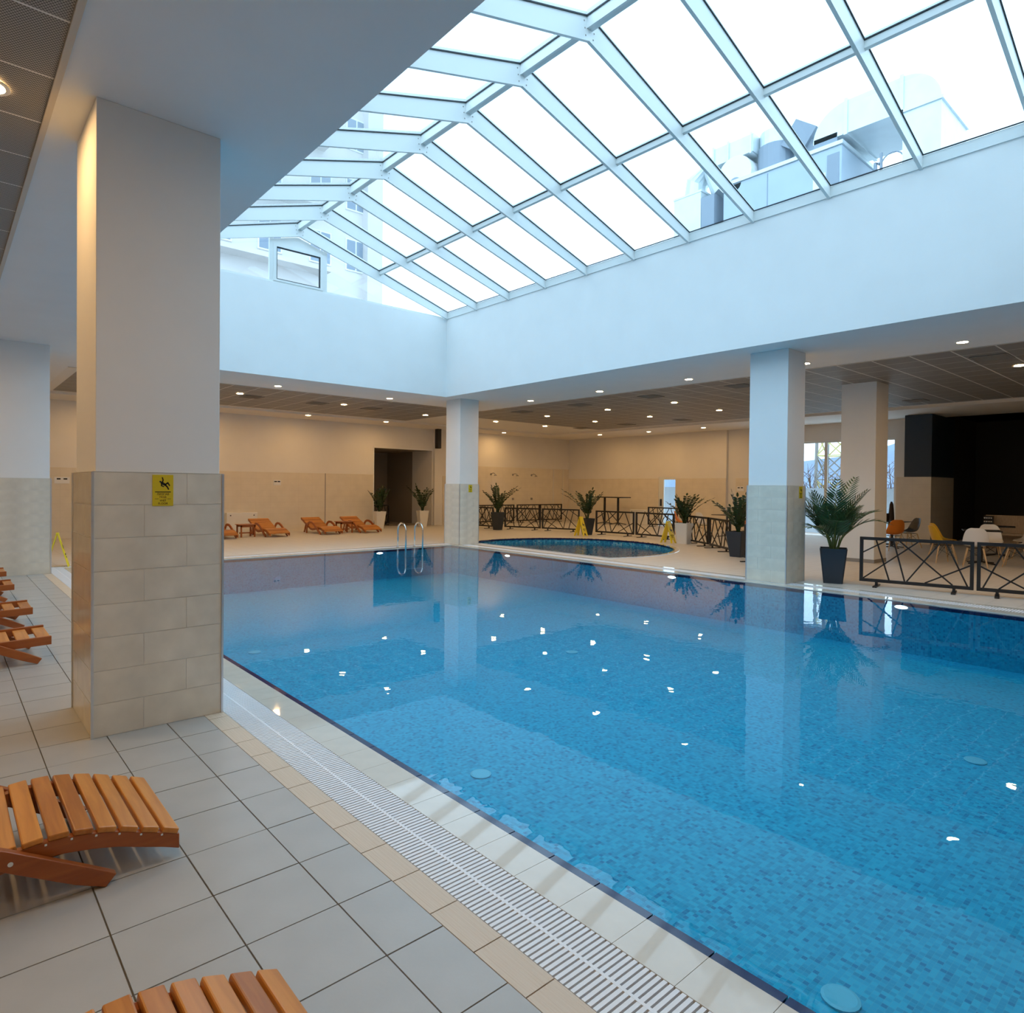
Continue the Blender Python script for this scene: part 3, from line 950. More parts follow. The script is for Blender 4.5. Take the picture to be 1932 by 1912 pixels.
# ------------------------------------------------------------------ columns
def text_mesh(body, size, depth=0.0006):
    cu = bpy.data.curves.new('lettering', 'FONT')
    cu.body = body
    cu.size = size
    cu.align_x = 'CENTER'
    cu.align_y = 'CENTER'
    cu.extrude = depth
    ob = bpy.data.objects.new('lettering', cu)
    C.objects.link(ob)
    bpy.context.view_layer.update()
    dg = bpy.context.evaluated_depsgraph_get()
    me = bpy.data.meshes.new_from_object(ob.evaluated_get(dg))
    bpy.data.objects.remove(ob)
    return me

def man(mb, s, cx, cz, y0=0.0, d=0.0012):
    """slipping figure drawn from flat capsules; x right, z up"""
    def cap(p, q, r0, r1=None):
        r1 = r1 or r0
        (ax, az), (bx, bz) = p, q
        dx, dz = bx - ax, bz - az
        a = math.atan2(dz, dx)
        poly = []
        for k in range(7):
            t_ = a + math.pi / 2 + math.pi * k / 6
            poly.append((cx + s * (ax + r0 * math.cos(t_)), cz + s * (az + r0 * math.sin(t_))))
        for k in range(7):
            t_ = a - math.pi / 2 + math.pi * k / 6
            poly.append((cx + s * (bx + r1 * math.cos(t_)), cz + s * (bz + r1 * math.sin(t_))))
        mb.prism(poly, (0, y0, 0), (1, 0, 0), (0, 0, 1), (0, -d, 0))
    cap((-0.20, 0.12), (-0.199, 0.121), 0.055)                # head
    cap((-0.10, 0.04), (0.08, -0.08), 0.085, 0.07)            # body
    cap((-0.08, 0.08), (-0.03, 0.22), 0.035)                  # raised arm
    cap((-0.03, 0.22), (-0.08, 0.38), 0.035)
    cap((-0.12, 0.0), (-0.13, -0.14), 0.035)                  # lower arm
    cap((-0.13, -0.14), (0.0, -0.20), 0.03)
    cap((0.08, -0.08), (0.24, 0.05), 0.045)                   # bent leg
    cap((0.24, 0.05), (0.34, -0.12), 0.04)
    cap((0.08, -0.08), (0.20, -0.20), 0.045)                  # straight leg
    cap((0.20, -0.20), (0.28, -0.36), 0.04)

def wet_sign(label, x, y, z, w=0.125, h=0.205):
    t = thing('warning_sign', label, 'sign', (x, y, z), 0, 'wet floor plates on the columns')
    MB().box(-w / 2, w / 2, -0.003, 0, -h / 2, h / 2).build('plate', M['plate_yellow_shaded'], t)
    pm_ = MB()
    man(pm_, h * 0.50, 0.004, h * 0.22, -0.003)
    pm_.box(-w * 0.38, w * 0.38, -0.0042, -0.003, -0.013, -0.008)
    pm_.box(-w * 0.38, -w * 0.21, -0.0042, -0.003, -0.057, -0.055)
    pm_.box(w * 0.21, w * 0.38, -0.0042, -0.003, -0.057, -0.055)
    pm_.build('pictogram', M['sign_black'], t)
    for body, zz, sz in (('ЛИЗГАВ', -0.026, 0.0185), ('ПОД', -0.045, 0.0175), ('WET', -0.068, 0.0185), ('FLOOR', -0.087, 0.0185)):
        me = text_mesh(body, sz)
        me.materials.append(M['sign_black'])
        o = link('lettering', me, t, loc=(0, -0.0036, zz))
        o.rotation_euler = (math.pi / 2, 0, 0)
    return t

def column(label, x0, x1, y0, y1, tiles=True, zt=1.67, rows=8):
    t = thing('column', label, 'column', ((x0 + x1) / 2, (y0 + y1) / 2, 0))
    hx, hy = (x1 - x0) / 2, (y1 - y0) / 2
    e = 0.018 if tiles else 0.0
    MB().box(-hx + e, hx - e, -hy + e, hy - e, 0 if not tiles else 0.0, ZC).build('shaft', M['plaster'], t, bevel=0.004)
    if not tiles:
        MB().box(-hx - 0.008, hx + 0.008, -hy - 0.008, hy + 0.008, 0, 0.08).build('skirting', M['mast_grey'], t)
        return t
    rh = zt / rows
    g_ = 0.0035
    cache = {}
    def tl(kind, a, b, k):
        key = (kind, round(a, 3), round(b, 3))
        if key not in cache:
            c0, c1 = a + g_ / 2, b - g_ / 2
            if kind == 'y-': m = MB().box(c0, c1, -hy, -hy + e, g_ / 2, rh - g_ / 2)
            if kind == 'y+': m = MB().box(c0, c1, hy - e, hy, g_ / 2, rh - g_ / 2)
            if kind == 'x-': m = MB().box(-hx, -hx + e, c0, c1, g_ / 2, rh - g_ / 2)
            if kind == 'x+': m = MB().box(hx - e, hx, c0, c1, g_ / 2, rh - g_ / 2)
            m = m.mesh('tile')
            m.materials.append(M['stone_tile'])
            cache[key] = m
        link('tile', cache[key], t, loc=(0, 0, k * rh))
    for k in range(rows):
        for kind, h_ in (('y-', hx), ('x-', hy), ('x+', hy), ('y+', hx)):
            j = -h_ + 2 * h_ * (0.37 if k % 2 == 0 else 0.70)
            if k == rows - 1:
                j = -h_ + 2 * h_ * 0.7
            b0 = -h_ + (0.006 if kind[0] == 'y' else 0.02)
            b1 = h_ - (0.006 if kind[0] == 'y' else 0.02)
            tl(kind, b0, j, k)
            tl(kind, j, b1, k)
    MB().box(-hx + 0.004, hx - 0.004, -hy + 0.004, hy - 0.004, zt, zt + 0.004).build('top_strip', M['stone_grout'], t)
    MB().box(-hx + 0.0025, hx - 0.0025, -hy + 0.0025, hy - 0.0025, 0.0, zt - 0.002).build('grout_bed', M['stone_grout'], t)
    for sx in (-1, 1):
        for sy in (-1, 1):
            MB().box(sx * hx - 0.007, sx * hx + 0.007, sy * hy - 0.007, sy * hy + 0.007, 0, zt).build('corner_strip', M['trim_steel'], t)
    return t
column('large near column clad in beige tiles with a yellow wet floor plate', 0.724, 1.5, 4.77, 5.55)
column('tiled column at the far left edge behind the nearest column', 0.724, 1.5, 13.95, 14.72)
column('tiled column at the far corner of the large pool', 10.69, 11.36, 14.33, 15.02)
column('tiled column at the pool edge left of the palm', 10.80, 11.47, 5.24, 5.97)
column('plain white column behind the palm', 15.45, 16.15, 5.52, 6.26, tiles=False)
wet_sign('yellow wet floor plate on the nearest column', 1.12, 4.769, 1.555)
wet_sign('small yellow plate on the column at the far pool corner', 11.06, 14.329, 1.545)
wet_sign('small yellow plate on the shaded side of the column beside the palm', 11.30, 5.239, 1.555)
# ------------------------------------------------------------------ sun loungers
# local: +x towards the foot end, foot edge at x = 0; y across; profile of the slat tops (x, z)
PROF_WAVE = [(0.0, 0.125), (-0.06, 0.15), (-0.15, 0.182), (-0.23, 0.212), (-0.32, 0.235), (-0.41, 0.25), (-0.50, 0.252), (-0.58, 0.245), (-0.75, 0.215),
             (-0.95, 0.19), (-1.08, 0.20), (-1.20, 0.245), (-1.50, 0.37), (-1.86, 0.52)]
PROF_FLAT = [(0.0, 0.225), (-0.2, 0.220), (-0.4, 0.215), (-0.7, 0.21), (-1.0, 0.21), (-1.2, 0.24), (-1.5, 0.34), (-1.86, 0.46)]
def along(prof, d):
    for (a, b) in zip(prof[:-1], prof[1:]):
        l = math.hypot(b[0] - a[0], b[1] - a[1])
        if d <= l:
            k = d / l
            return a[0] + (b[0] - a[0]) * k, a[1] + (b[1] - a[1]) * k, math.atan2(b[1] - a[1], b[0] - a[0])
        d -= l
    return None
def offset(prof, d):
    return [(p[0], p[1] - d) for p in prof]
WID = 0.64
def make_lounger(prof, inset, label, group, pitch_=0.083, sw=0.067):
    t = thing('sun_lounger', label, 'sun lounger', (0, 0, 0), 0, group)
    total = sum(math.hypot(b[0] - a[0], b[1] - a[1]) for a, b in zip(prof[:-1], prof[1:]))
    slen = WID - (0.09 if inset else 0.0)
    m = MB().box(-sw / 2, sw / 2, -slen / 2, slen / 2, -0.024, 0.0).mesh('slat')
    m.materials.append(M['slat_wood'])
    d = sw / 2
    while d < total - sw / 2:
        x, z, a = along(prof, d)
        o = link('slat', m, t, loc=(x, 0, z - (0.016 if inset else 0.0)), bevel=0.006)
        o.rotation_euler = (0, math.pi - a if False else -(a - math.pi), 0)
        d += pitch_
    top = offset(prof, 0.0 if inset else 0.024)
    bot = offset(prof, 0.075 if inset else 0.088)
    for s in (-1, 1):
        y = s * (WID / 2 - 0.022)
        MB().strip(top, bot, (0, y - 0.018, 0), (1, 0, 0), (0, 0, 1), (0, 0.036, 0)).build('side_rail', M['rail_wood'], t, bevel=0.004)
        # leg that sweeps up into a looped arm and down again
        y2 = s * (WID / 2 + 0.022)
        c = [(-0.26, 0.012), (-0.36, 0.075), (-0.61, 0.225), (-0.78, 0.315), (-0.93, 0.365), (-1.07, 0.37), (-1.19, 0.33), (-1.27, 0.25), (-1.31, 0.15), (-1.33, 0.0)] if not inset else \
            [(-0.09, 0.012), (-0.20, 0.075), (-0.45, 0.20), (-0.75, 0.315), (-0.93, 0.355), (-1.07, 0.36), (-1.19, 0.32), (-1.27, 0.25), (-1.31, 0.15), (-1.33, 0.0)]
        hw = 0.034
        tp, bt = [], []
        for i, p in enumerate(c):
            a_, b_ = c[max(0, i - 1)], c[min(len(c) - 1, i + 1)]
            tx, tz = b_[0] - a_[0], b_[1] - a_[1]
            l = math.hypot(tx, tz)
            tp.append((p[0] + tz / l * hw, max(0.0, p[1] - tx / l * hw)))
            bt.append((p[0] - tz / l * hw, max(0.0, p[1] + tx / l * hw)))
        lg = MB().strip(tp, bt, (0, y2 - 0.018, 0), (1, 0, 0), (0, 0, 1), (0, 0.036, 0)).build('arm_leg', M['rail_wood'], t, bevel=0.003)
        for bx, bz in ((-0.58, 0.205), (-1.24, 0.28)):
            MB().tube([(bx, y2 + s * 0.016, bz), (bx, y2 + s * 0.022, bz)], 0.009, 10).build('bolt', M['steel'], lg)
        # back strut
        MB().bar((-1.55, s * 0.25, 0.34), (-1.72, s * 0.25, 0.0), 0.03, 0.05, (1, 0, 0)).build('back_strut', M['rail_wood'], t)
    sc = MB()
    k_ = 0
    while True:
        q_ = along(prof, sw + (pitch_ - sw) / 2 + pitch_ * k_)
        if q_ is None or k_ > 24 or inset:
            break
        for s in (-1, 1):
            sc.box(q_[0] - 0.004, q_[0] + 0.004, s * (WID / 2 - 0.002) - 0.003, s * (WID / 2 - 0.002) + 0.003, q_[1] - 0.036, q_[1] - 0.028)
        k_ += 1
    if not inset:
        o = sc.build('screws', M['steel'], t)
        o['kind'] = 'stuff'
    return t
GL = 'sun loungers left of the nearest column'
lA = make_lounger(PROF_WAVE, False, 'orange wooden slatted lounger in the left foreground, arched foot end fully in view', GL)
lA.location = (0.78, 3.34, 0)
def lounger_copy(src, loc, rz, label, group):
    c = copy_tree(src)
    c.location = loc
    c.rotation_euler = (0, 0, rz)
    c['label'] = label
    c['group'] = group
    return c
lounger_copy(lA, (0.78, 1.63, 0), 0, 'wooden slatted lounger cut off by the bottom edge, only its last slats in view', GL)
lB = make_lounger(PROF_FLAT, True, 'wooden lounger with flat inset slats just left of the nearest column', GL, 0.145, 0.10)
lB.location = (0.77, 7.42, 0)
lounger_copy(lB, (0.79, 9.17, 0), 0, 'second wooden lounger back in the row left of the nearest column', GL)
lounger_copy(lB, (0.78, 11.32, 0), 0, 'third wooden lounger back in the row left of the nearest column', GL)
lounger_copy(lB, (0.80, 12.98, 0), 0, 'farthest small wooden lounger in the row left of the nearest column', GL)
GF = 'sun loungers along the far wall'
for x, lab in ((6.30, 'wooden lounger by the far wall half hidden by the nearest column'), (7.85, 'wooden lounger by the far wall in front of the white wall cabinet'),
               (9.62, 'wooden lounger by the far wall, third from the left'), (11.05, 'wooden lounger by the far wall nearest the dark opening')):
    lounger_copy(lA, (x, 19.62, 0), -math.pi / 2, lab, GF)

def side_table(loc, label):
    t = thing('side_table', label, 'table', loc, 0, 'wooden side tables between the far loungers')
    for k in range(5):
        MB().box(-0.25 + 0.102 * k, -0.25 + 0.102 * k + 0.092, -0.24, 0.24, 0.365, 0.385).build('slat', M['rail_wood'], t)
    MB().box(-0.22, 0.22, -0.2, -0.175, 0.30, 0.365).box(-0.22, 0.22, 0.175, 0.2, 0.30, 0.365).build('apron', M['rail_wood'], t)
    for sx in (-1, 1):
        for sy in (-1, 1):
            MB().bar((sx * 0.2, sy * 0.18, 0), (sx * 0.2, sy * 0.18, 0.36), 0.04, 0.04).build('leg', M['rail_wood'], t)
    MB().box(-0.2, 0.2, -0.012, 0.012, 0.10, 0.14).build('stretcher', M['rail_wood'], t)
side_table((7.08, 20.35, 0), 'small wooden side table between the two leftmost far loungers')
side_table((10.34, 20.35, 0), 'small wooden side table between the two far loungers nearest the opening')

# ------------------------------------------------------------------ steel handrails
for x, lab in ((8.95, 'left chrome handrail at the far pool edge'), (9.46, 'right chrome handrail at the far pool edge')):
    pts = [(0, 0.19, 0.0)] + [(0, 0.19, 0.3)] + [(0, 0.19 * math.cos(a), 0.46 + 0.19 * math.sin(a)) for a in [math.pi * k / 10 for k in range(11)]] + [(0, -0.19, 0.3), (0, -0.19, -0.6)]
    t = thing('handrail', lab, 'handrail', (x, PF - 0.02, 0), 0, 'handrails of the pool ladder')
    MB().tube(pts, 0.021, 12).build('rail', M['steel'], t, smooth=True)
    MB().lathe([(0.05, 0.0), (0.05, 0.01), (0.025, 0.02)], 16, (0, 0.19, 0)).build('flange', M['steel'], t)
lt = thing('ladder_steps', 'submerged pool ladder treads between the chrome handrails', 'ladder', (9.2, PF - 0.21, -0.6))
for z in (0.08, 0.36):
    MB().box(-0.25, 0.25, -0.04, 0.04, z, z + 0.02).build('tread', M['steel'], lt)

# ------------------------------------------------------------------ barriers
BARS = [((0.13, 1), (0.26, 0)), ((0.0, 0.68), (0.23, 1)), ((0.0, 0.0), (0.53, 1)), ((0.30, 1), (0.41, 0)), ((0.36, 1), (0.85, 0)), ((0.43, 0), (0.73, 1)), ((0.60, 0), (1.0, 0.5)), ((0.79, 1), (0.98, 0))]
bar_meshes = {}
def barrier(p, q, label, group, mirror=False, h=0.82):
    p, q = Vector((p[0], p[1], 0)), Vector((q[0], q[1], 0))
    L_ = (q - p).length
    t = thing('barrier', label, 'barrier', p, math.atan2((q - p).y, (q - p).x), group)
    z0, z1, b = 0.07, h, 0.05
    for u in (b / 2, L_ - b / 2):
        MB().box(u - b / 2, u + b / 2, -b / 2, b / 2, z0, z1).build('post', M['black_metal'], t)
    MB().box(b, L_ - b, -b / 2, b / 2, z1 - b, z1).build('top_rail', M['black_metal'], t)
    MB().box(b, L_ - b, -b / 2, b / 2, z0, z0 + b).build('bottom_rail', M['black_metal'], t)
    for (a, za), (c, zc) in BARS:
        if mirror:
            a, c = 1 - a, 1 - c
        P0 = (b + a * (L_ - 2 * b), 0, z0 + b + za * (z1 - z0 - 2 * b))
        P1 = (b + c * (L_ - 2 * b), 0, z0 + b + zc * (z1 - z0 - 2 * b))
        MB().bar(P0, P1, 0.022, 0.022, (0, 1, 0)).build('diagonal_bar', M['black_metal'], t)
    for u in (0.16 * L_, 0.84 * L_):
        MB().box(u - 0.03, u + 0.03, -0.22, 0.22, 0, 0.02).box(u - 0.02, u + 0.02, -0.02, 0.02, 0.02, z0).build('foot', M['black_metal'], t)
    return t
GB = 'black metal barriers of crossing bars'
barrier((11.75, 4.42), (12.07, 2.87), 'black barrier of crossing bars right of the palm', GB)
barrier((12.078, 2.835), (12.40, 1.26), 'black barrier of crossing bars cut by the right edge of the picture', GB, True)
barrier((16.30, 18.96), (16.84, 17.53), 'black barrier just right of the dark pot behind the far pool-corner column', GB)
barrier((16.86, 17.48), (17.36, 16.06), 'black barrier ending behind the left yellow floor sign', GB, True)
barrier((17.11, 15.06), (17.26, 13.52), 'black barrier left half of the middle pair in front of the tall table', GB)
barrier((17.27, 13.46), (17.20, 11.92), 'black barrier ending behind the right yellow floor sign', GB, True)
barrier((16.71, 11.14), (15.95, 9.94), 'black barrier just right of the white pot', GB)
barrier((15.92, 9.89), (14.95, 8.70), 'black barrier ending at the dark pot beside the right column', GB, True)
barrier((15.90, 20.75), (15.95, 19.22), 'black barrier showing right beside the far pool-corner column', GB)
barrier((15.72, 22.02), (15.88, 20.80), 'black barrier showing left beside the far pool-corner column', GB, True)
barrier((17.30, 21.90), (18.40, 21.90), 'black barrier against the shower wall, leftmost of the far row', GB)
barrier((18.42, 21.90), (19.38, 21.90), 'black barrier against the shower wall, second of the far row', GB, True)
barrier((19.55, 21.90), (20.96, 21.90), 'black barrier against the shower wall, third of the far row', GB)
barrier((20.99, 21.90), (22.42, 21.90), 'black barrier against the shower wall, fourth of the far row', GB, True)
barrier((22.60, 16.98), (22.60, 15.50), 'black barrier standing across the white glazed door', GB)
barrier((13.05, 23.6), (14.0, 23.6), 'black barrier standing inside the dark corridor', GB)
barrier((13.60, 7.55), (12.75, 6.30), 'black barrier hidden behind the right column with only its feet showing', GB)

# ------------------------------------------------------------------ yellow A-frame floor signs
def floor_sign(loc, rz, label, h=0.62, w=0.30):
    t = thing('floor_sign', label, 'floor sign', loc, rz, 'yellow folding wet floor signs')
    sp_ = 0.17
    for s in (-1, 1):
        poly = [(-w / 2, 0), (-w / 2 + 0.07, 0), (-w * 0.12, 0.10), (w * 0.12, 0.10), (w / 2 - 0.07, 0), (w / 2, 0), (w * 0.30, h), (-w * 0.30, h)]
        up_ = Vector((0, -s * sp_ / h, 1)).normalized()
        Lh = math.hypot(sp_, h) / h
        pn = MB().prism([(a, b * Lh) for a, b in poly], (0, s * sp_, 0.0), (1, 0, 0), up_, Vector((0, s, s * 0)) * 0.018).build('panel', M['sign_yellow'], t)
        # print on the outer face
        nrm = Vector((0, s, sp_ / h)).normalized()
        pr = MB()
        man(pr, 0.22, 0, 0, 0, 0.001)
        for zz, ww in ((-0.12, 0.08), (-0.15, 0.06), (-0.20, 0.07), (-0.235, 0.09)):
            pass
        mt = pr.mesh('pictogram')
        mt.materials.append(M['sign_black'])
        o = link('pictogram', mt, pn)
        ctr = Vector((0, s * sp_, 0)) + up_ * (h * 0.64) + Vector((0, s * 0.019, 0))
        xax = Vector((-s, 0, 0)) if s > 0 else Vector((1, 0, 0))
        rot = Matrix((xax, xax.cross(up_) * -1, up_)).transposed().to_4x4()
        rot.translation = ctr
        o.matrix_local = rot
        for body, off, sz in (('ЛИЗГАВ', 0.38, 0.045), ('ПОД', 0.30, 0.045)):
            me = text_mesh(body, sz, 0.001)
            me.materials.append(M['sign_black'])
            lo_ = link('lettering', me, pn)
            r2_ = Matrix((xax, up_, xax.cross(up_))).transposed().to_4x4()
            r2_.translation = Vector((0, s * sp_, 0)) + up_ * (h * off) + Vector((0, s * 0.0195, 0))
            lo_.matrix_local = r2_
    MB().box(-0.10, 0.10, -0.022, 0.022, h - 0.012, h + 0.02).build('hinge', M['sign_yellow'], t)
floor_sign((16.05, 14.78, 0), math.radians(12), 'yellow folding floor sign left of the middle barriers, in front of a dark pot')
floor_sign((16.20, 11.43, 0), math.radians(4), 'yellow folding floor sign in front of the large white pot')
floor_sign((1.72, 15.05, 0), math.radians(80), 'yellow folding floor sign seen between the two left columns')

# ------------------------------------------------------------------ plants
def pot_square(t, w0, w1, h, mat):
    mb = MB()
    vs = []
    for r, z in ((w0, 0), (w1, h), (w1 - 0.02, h), (w1 - 0.03, h - 0.06)):
        r2_ = r / 2
        c_ = 0.02
        for (a, b) in ((-r2_, -r2_ + c_), (-r2_ + c_, -r2_), (r2_ - c_, -r2_), (r2_, -r2_ + c_), (r2_, r2_ - c_), (r2_ - c_, r2_), (-r2_ + c_, r2_), (-r2_, r2_ - c_)):
            vs.append((a, b, z))
    fs = [(i * 8 + k, i * 8 + (k + 1) % 8, (i + 1) * 8 + (k + 1) % 8, (i + 1) * 8 + k) for i in range(3) for k in range(8)]
    fs += [tuple(range(7, -1, -1))]
    mb.add(vs, fs).build('pot', mat, t)
    MB().box(-w1 / 2 + 0.025, w1 / 2 - 0.025, -w1 / 2 + 0.025, w1 / 2 - 0.025, h - 0.07, h - 0.05).build('soil', M['soil'], t)

def leaf(mb, p, d, side, L_, W_, fold=0.25):
    """a pointed leaf of two folded halves"""
    p, d = Vector(p), Vector(d).normalized()
    side = (side - d * side.dot(d))
    if side.length < 1e-4:
        side = d.cross(Vector((0.3, 0.2, 1)))
    side.normalize()
    n_ = d.cross(side)
    a = p + d * L_ * 0.35
    b = p + d * L_ * 0.72
    vs = [p, a + side * W_ + n_ * W_ * fold, b + side * W_ * 0.75 + n_ * W_ * fold, p + d * L_, b - side * W_ * 0.75 + n_ * W_ * fold, a - side * W_ + n_ * W_ * fold, a, b]
    mb.add(vs, [(0, 1, 6), (1, 2, 7, 6), (2, 3, 7), (3, 4, 7), (4, 5, 6, 7), (5, 0, 6)])

def zz_plant(loc, label, dark, pot_h, height, spread, stems, seed, w=0.36, wt=0.40):
    r_ = random.Random(seed)
    t = thing('potted_plant', label, 'potted plant', loc, r_.uniform(-0.3, 0.3))
    pot_square(t, w * 0.72, wt, pot_h, M['pot_dark'] if dark else M['pot_white'])
    for i in range(stems):
        a = 2 * math.pi * i / stems + r_.uniform(-0.3, 0.3)
        tilt = spread * 1.75 * (0.12 + 0.88 * r_.random() ** 0.8)
        Ls = (height - pot_h) * r_.uniform(0.72, 1.08)
        mb = MB()
        pts = []
        for k in range(9):
            s = k / 8
            rr = 0.03 + tilt * Ls * s ** 1.7
            pts.append(Vector((math.cos(a) * rr, math.sin(a) * rr, pot_h - 0.06 + Ls * (s - 0.16 * tilt * s ** 3))))
        mb.tube(pts, [0.013 - 0.009 * k / 8 for k in range(9)], 5)
        for k in range(3, 9):
            d = (pts[k] - pts[k - 1]).normalized()
            for h_ in (0.0, 0.5):
                base = pts[k - 1].lerp(pts[k], h_)
                sd = d.cross(Vector((-math.sin(a), math.cos(a), 0))).normalized()
                tang = d.cross(sd)
                for sg in (-1, 1):
                    dir_ = d * 0.55 + tang * sg * 0.9 + sd * r_.uniform(-0.2, 0.2)
                    leaf(mb, base, dir_, d, r_.uniform(0.11, 0.155), r_.uniform(0.026, 0.036))
        leaf(mb, pts[-1], pts[-1] - pts[-2], Vector((-math.sin(a), math.cos(a), 0)), 0.14, 0.03)
        mb.build('frond', M['leaf_zz'], t)
zz_plant((12.45, 21.68, 0), 'leafy dark plant in a tall white pot at the left side of the dark opening', False, 0.64, 1.60, 0.42, 11, 3)
zz_plant((14.38, 21.70, 0), 'leafy dark plant in a tall white pot at the right side of the dark opening', False, 0.64, 1.68, 0.42, 9, 4)
zz_plant((16.40, 11.02, 0), 'leafy dark plant in a large white pot behind the right yellow floor sign', False, 0.60, 1.50, 0.50, 11, 5, 0.44, 0.42)
zz_plant((15.68, 18.63, 0), 'leafy plant in a dark pot right of the far pool-corner column', True, 0.66, 1.70, 0.50, 11, 6)
zz_plant((16.62, 15.02, 0), 'leafy plant in a dark pot behind the left yellow floor sign', True, 0.56, 1.64, 0.48, 9, 8)
zz_plant((14.28, 8.10, 0), 'leafy plant in a dark pot left of the right-hand column', True, 0.60, 1.52, 0.50, 11, 9, 0.40, 0.44)

def palm(loc, label):
    r_ = random.Random(21)
    t = thing('potted_palm', label, 'potted plant', loc, 0.4)
    pot_square(t, 0.30, 0.43, 0.60, M['pot_dark'])
    for i in range(24):
        a = 2.399963 * i + r_.uniform(-0.2, 0.2)
        lev = i / 24
        tilt = 0.06 + 0.85 * (lev ** 1.2) * r_.uniform(0.7, 1.1)
        Ls = r_.uniform(1.0, 1.48) * (1.0 - 0.25 * lev)
        mb = MB()
        pts = []
        x0, y0 = math.cos(a) * 0.07 * r_.random(), math.sin(a) * 0.07 * r_.random()
        ang, p = 0.10 + 0.25 * tilt, Vector((x0, y0, 0.54))
        n_ = 12
        for k in range(n_):
            pts.append(p.copy())
            ang += 1.25 * (0.03 + 0.115 * tilt) * (0.4 + 1.2 * k / n_)
            p = p + Vector((math.cos(a) * math.sin(ang), math.sin(a) * math.sin(ang), math.cos(ang))) * (Ls / (n_ - 1))
        # lean away from the column beside the pot
        cr, sr = math.cos(0.4), math.sin(0.4)
        for tries in range(12):
            bad = False
            for q in pts:
                wx, wy = loc[0] + q.x * cr - q.y * sr, loc[1] + q.x * sr + q.y * cr
                if wx < 11.47 + 0.12 and wy > 5.24 - 0.10:
                    bad = True
            if not bad:
                break
            rot_ = Matrix.Rotation(-0.22, 3, 'Z')
            pts = [rot_ @ q for q in pts]
            a -= 0.22
        mb.tube(pts, [0.011 - 0.009 * k / (n_ - 1) for k in range(n_)], 5)
        st_ = mb
        side0 = Vector((-math.sin(a), math.cos(a), 0))
        lf = MB()
        for k in range(6, n_ * 2 - 1):
            s = k / (n_ * 2 - 2)
            i0 = min(int(s * (n_ - 1)), n_ - 2)
            base = pts[i0].lerp(pts[i0 + 1], s * (n_ - 1) - i0)
            d = (pts[i0 + 1] - pts[i0]).normalized()
            nrm = side0.cross(d)
            ll = 0.30 * math.sin(math.pi * (0.18 + 0.78 * s)) + 0.05
            for sg in (-1, 1):
                dir_ = d * 0.85 + side0 * sg * 0.75 + nrm * -0.10 + Vector((0, 0, -0.12))
                leaf(lf, base, dir_, d, ll * r_.uniform(0.85, 1.1), 0.0135, 0.3)
        fr_ = st_.build('frond_stem', M['palm_stem'], t)
        lf.build('leaflets', M['leaf_palm'], fr_)
palm((11.66, 4.82, 0), 'feathery green palm in a tall dark pot at the pool edge')

# ------------------------------------------------------------------ chairs and tables
chair_shell = {}
def shell_mesh():
    cl = [(0.215, 0.425, 0.200, 0.012), (0.19, 0.445, 0.215, 0.018), (0.10, 0.435, 0.232, 0.035), (-0.02, 0.425, 0.238, 0.055), (-0.11, 0.435, 0.238, 0.075),
          (-0.175, 0.475, 0.236, 0.085), (-0.205, 0.55, 0.232, 0.075), (-0.225, 0.64, 0.220, 0.055), (-0.245, 0.74, 0.195, 0.035), (-0.262, 0.81, 0.150, 0.02), (-0.268, 0.835, 0.09, 0.008)]
    nw = 10
    vs, fs = [], []
    for i, (x, z, hw, cup) in enumerate(cl):
        a, b = cl[max(0, i - 1)], cl[min(len(cl) - 1, i + 1)]
        t_ = Vector((b[0] - a[0], 0, b[1] - a[1])).normalized()
        nrm = Vector((-t_.z * -1, 0, -t_.x))
        nrm = Vector((t_.z, 0, -t_.x))
        for k in range(nw + 1):
            u = -1 + 2 * k / nw
            c_ = cup * (abs(u) ** 2.2)
            vs.append((x + nrm.x * c_, u * hw, z + nrm.z * c_))
    for i in range(len(cl) - 1):
        for k in range(nw):
            fs.append((i * (nw + 1) + k, i * (nw + 1) + k + 1, (i + 1) * (nw + 1) + k + 1, (i + 1) * (nw + 1) + k))
    return vs, fs
SV, SFc = shell_mesh()
leg_m = MB().tube([(0, 0, 0), (0.10, 0.10, 0.40)], [0.011, 0.016], 8).mesh('leg')
def chair(x, y, rz, colour, label, group='shell chairs in the cafe'):
    t = thing('shell_chair', label, 'chair', (x, y, 0), rz, group)
    key = colour
    if key not in chair_shell:
        m = bpy.data.meshes.new('shell')
        m.from_pydata(SV, [], SFc)
        m.materials.append(M['plastic_' + colour])
        chair_shell[key] = m
    o = link('shell', chair_shell[key], t, smooth=True)
    sd = o.modifiers.new('thick', 'SOLIDIFY')
    sd.thickness = 0.009
    sd.offset = 0
    sb_ = o.modifiers.new('sub', 'SUBSURF')
    sb_.levels = sb_.render_levels = 1
    for sx in (-1, 1):
        for sy in (-1, 1):
            MB().tube([(sx * 0.225 - 0.01, sy * 0.215, 0), (sx * 0.13 - 0.01, sy * 0.135, 0.40)], [0.010, 0.017], 8).build('leg', M['leg_wood'], t)
    w_ = MB()
    for sx in (-1, 1):
        w_.tube([(sx * 0.20 - 0.01, -0.19, 0.12), (-sx * 0.135 - 0.01, 0.14, 0.37)], 0.004, 5)
        w_.tube([(sx * 0.20 - 0.01, 0.19, 0.12), (sx * 0.135 - 0.01, -0.14, 0.37)], 0.004, 5)
        w_.tube([(sx * 0.13 - 0.01, -0.135, 0.40), (sx * 0.13 - 0.01, 0.135, 0.40)], 0.006, 5)
    w_.tube([(-0.14, 0.135, 0.40), (0.12, 0.135, 0.40)], 0.006, 5).tube([(-0.14, -0.135, 0.40), (0.12, -0.135, 0.40)], 0.006, 5)
    w_.build('wire_brace', M['black_metal'], t)
    return t
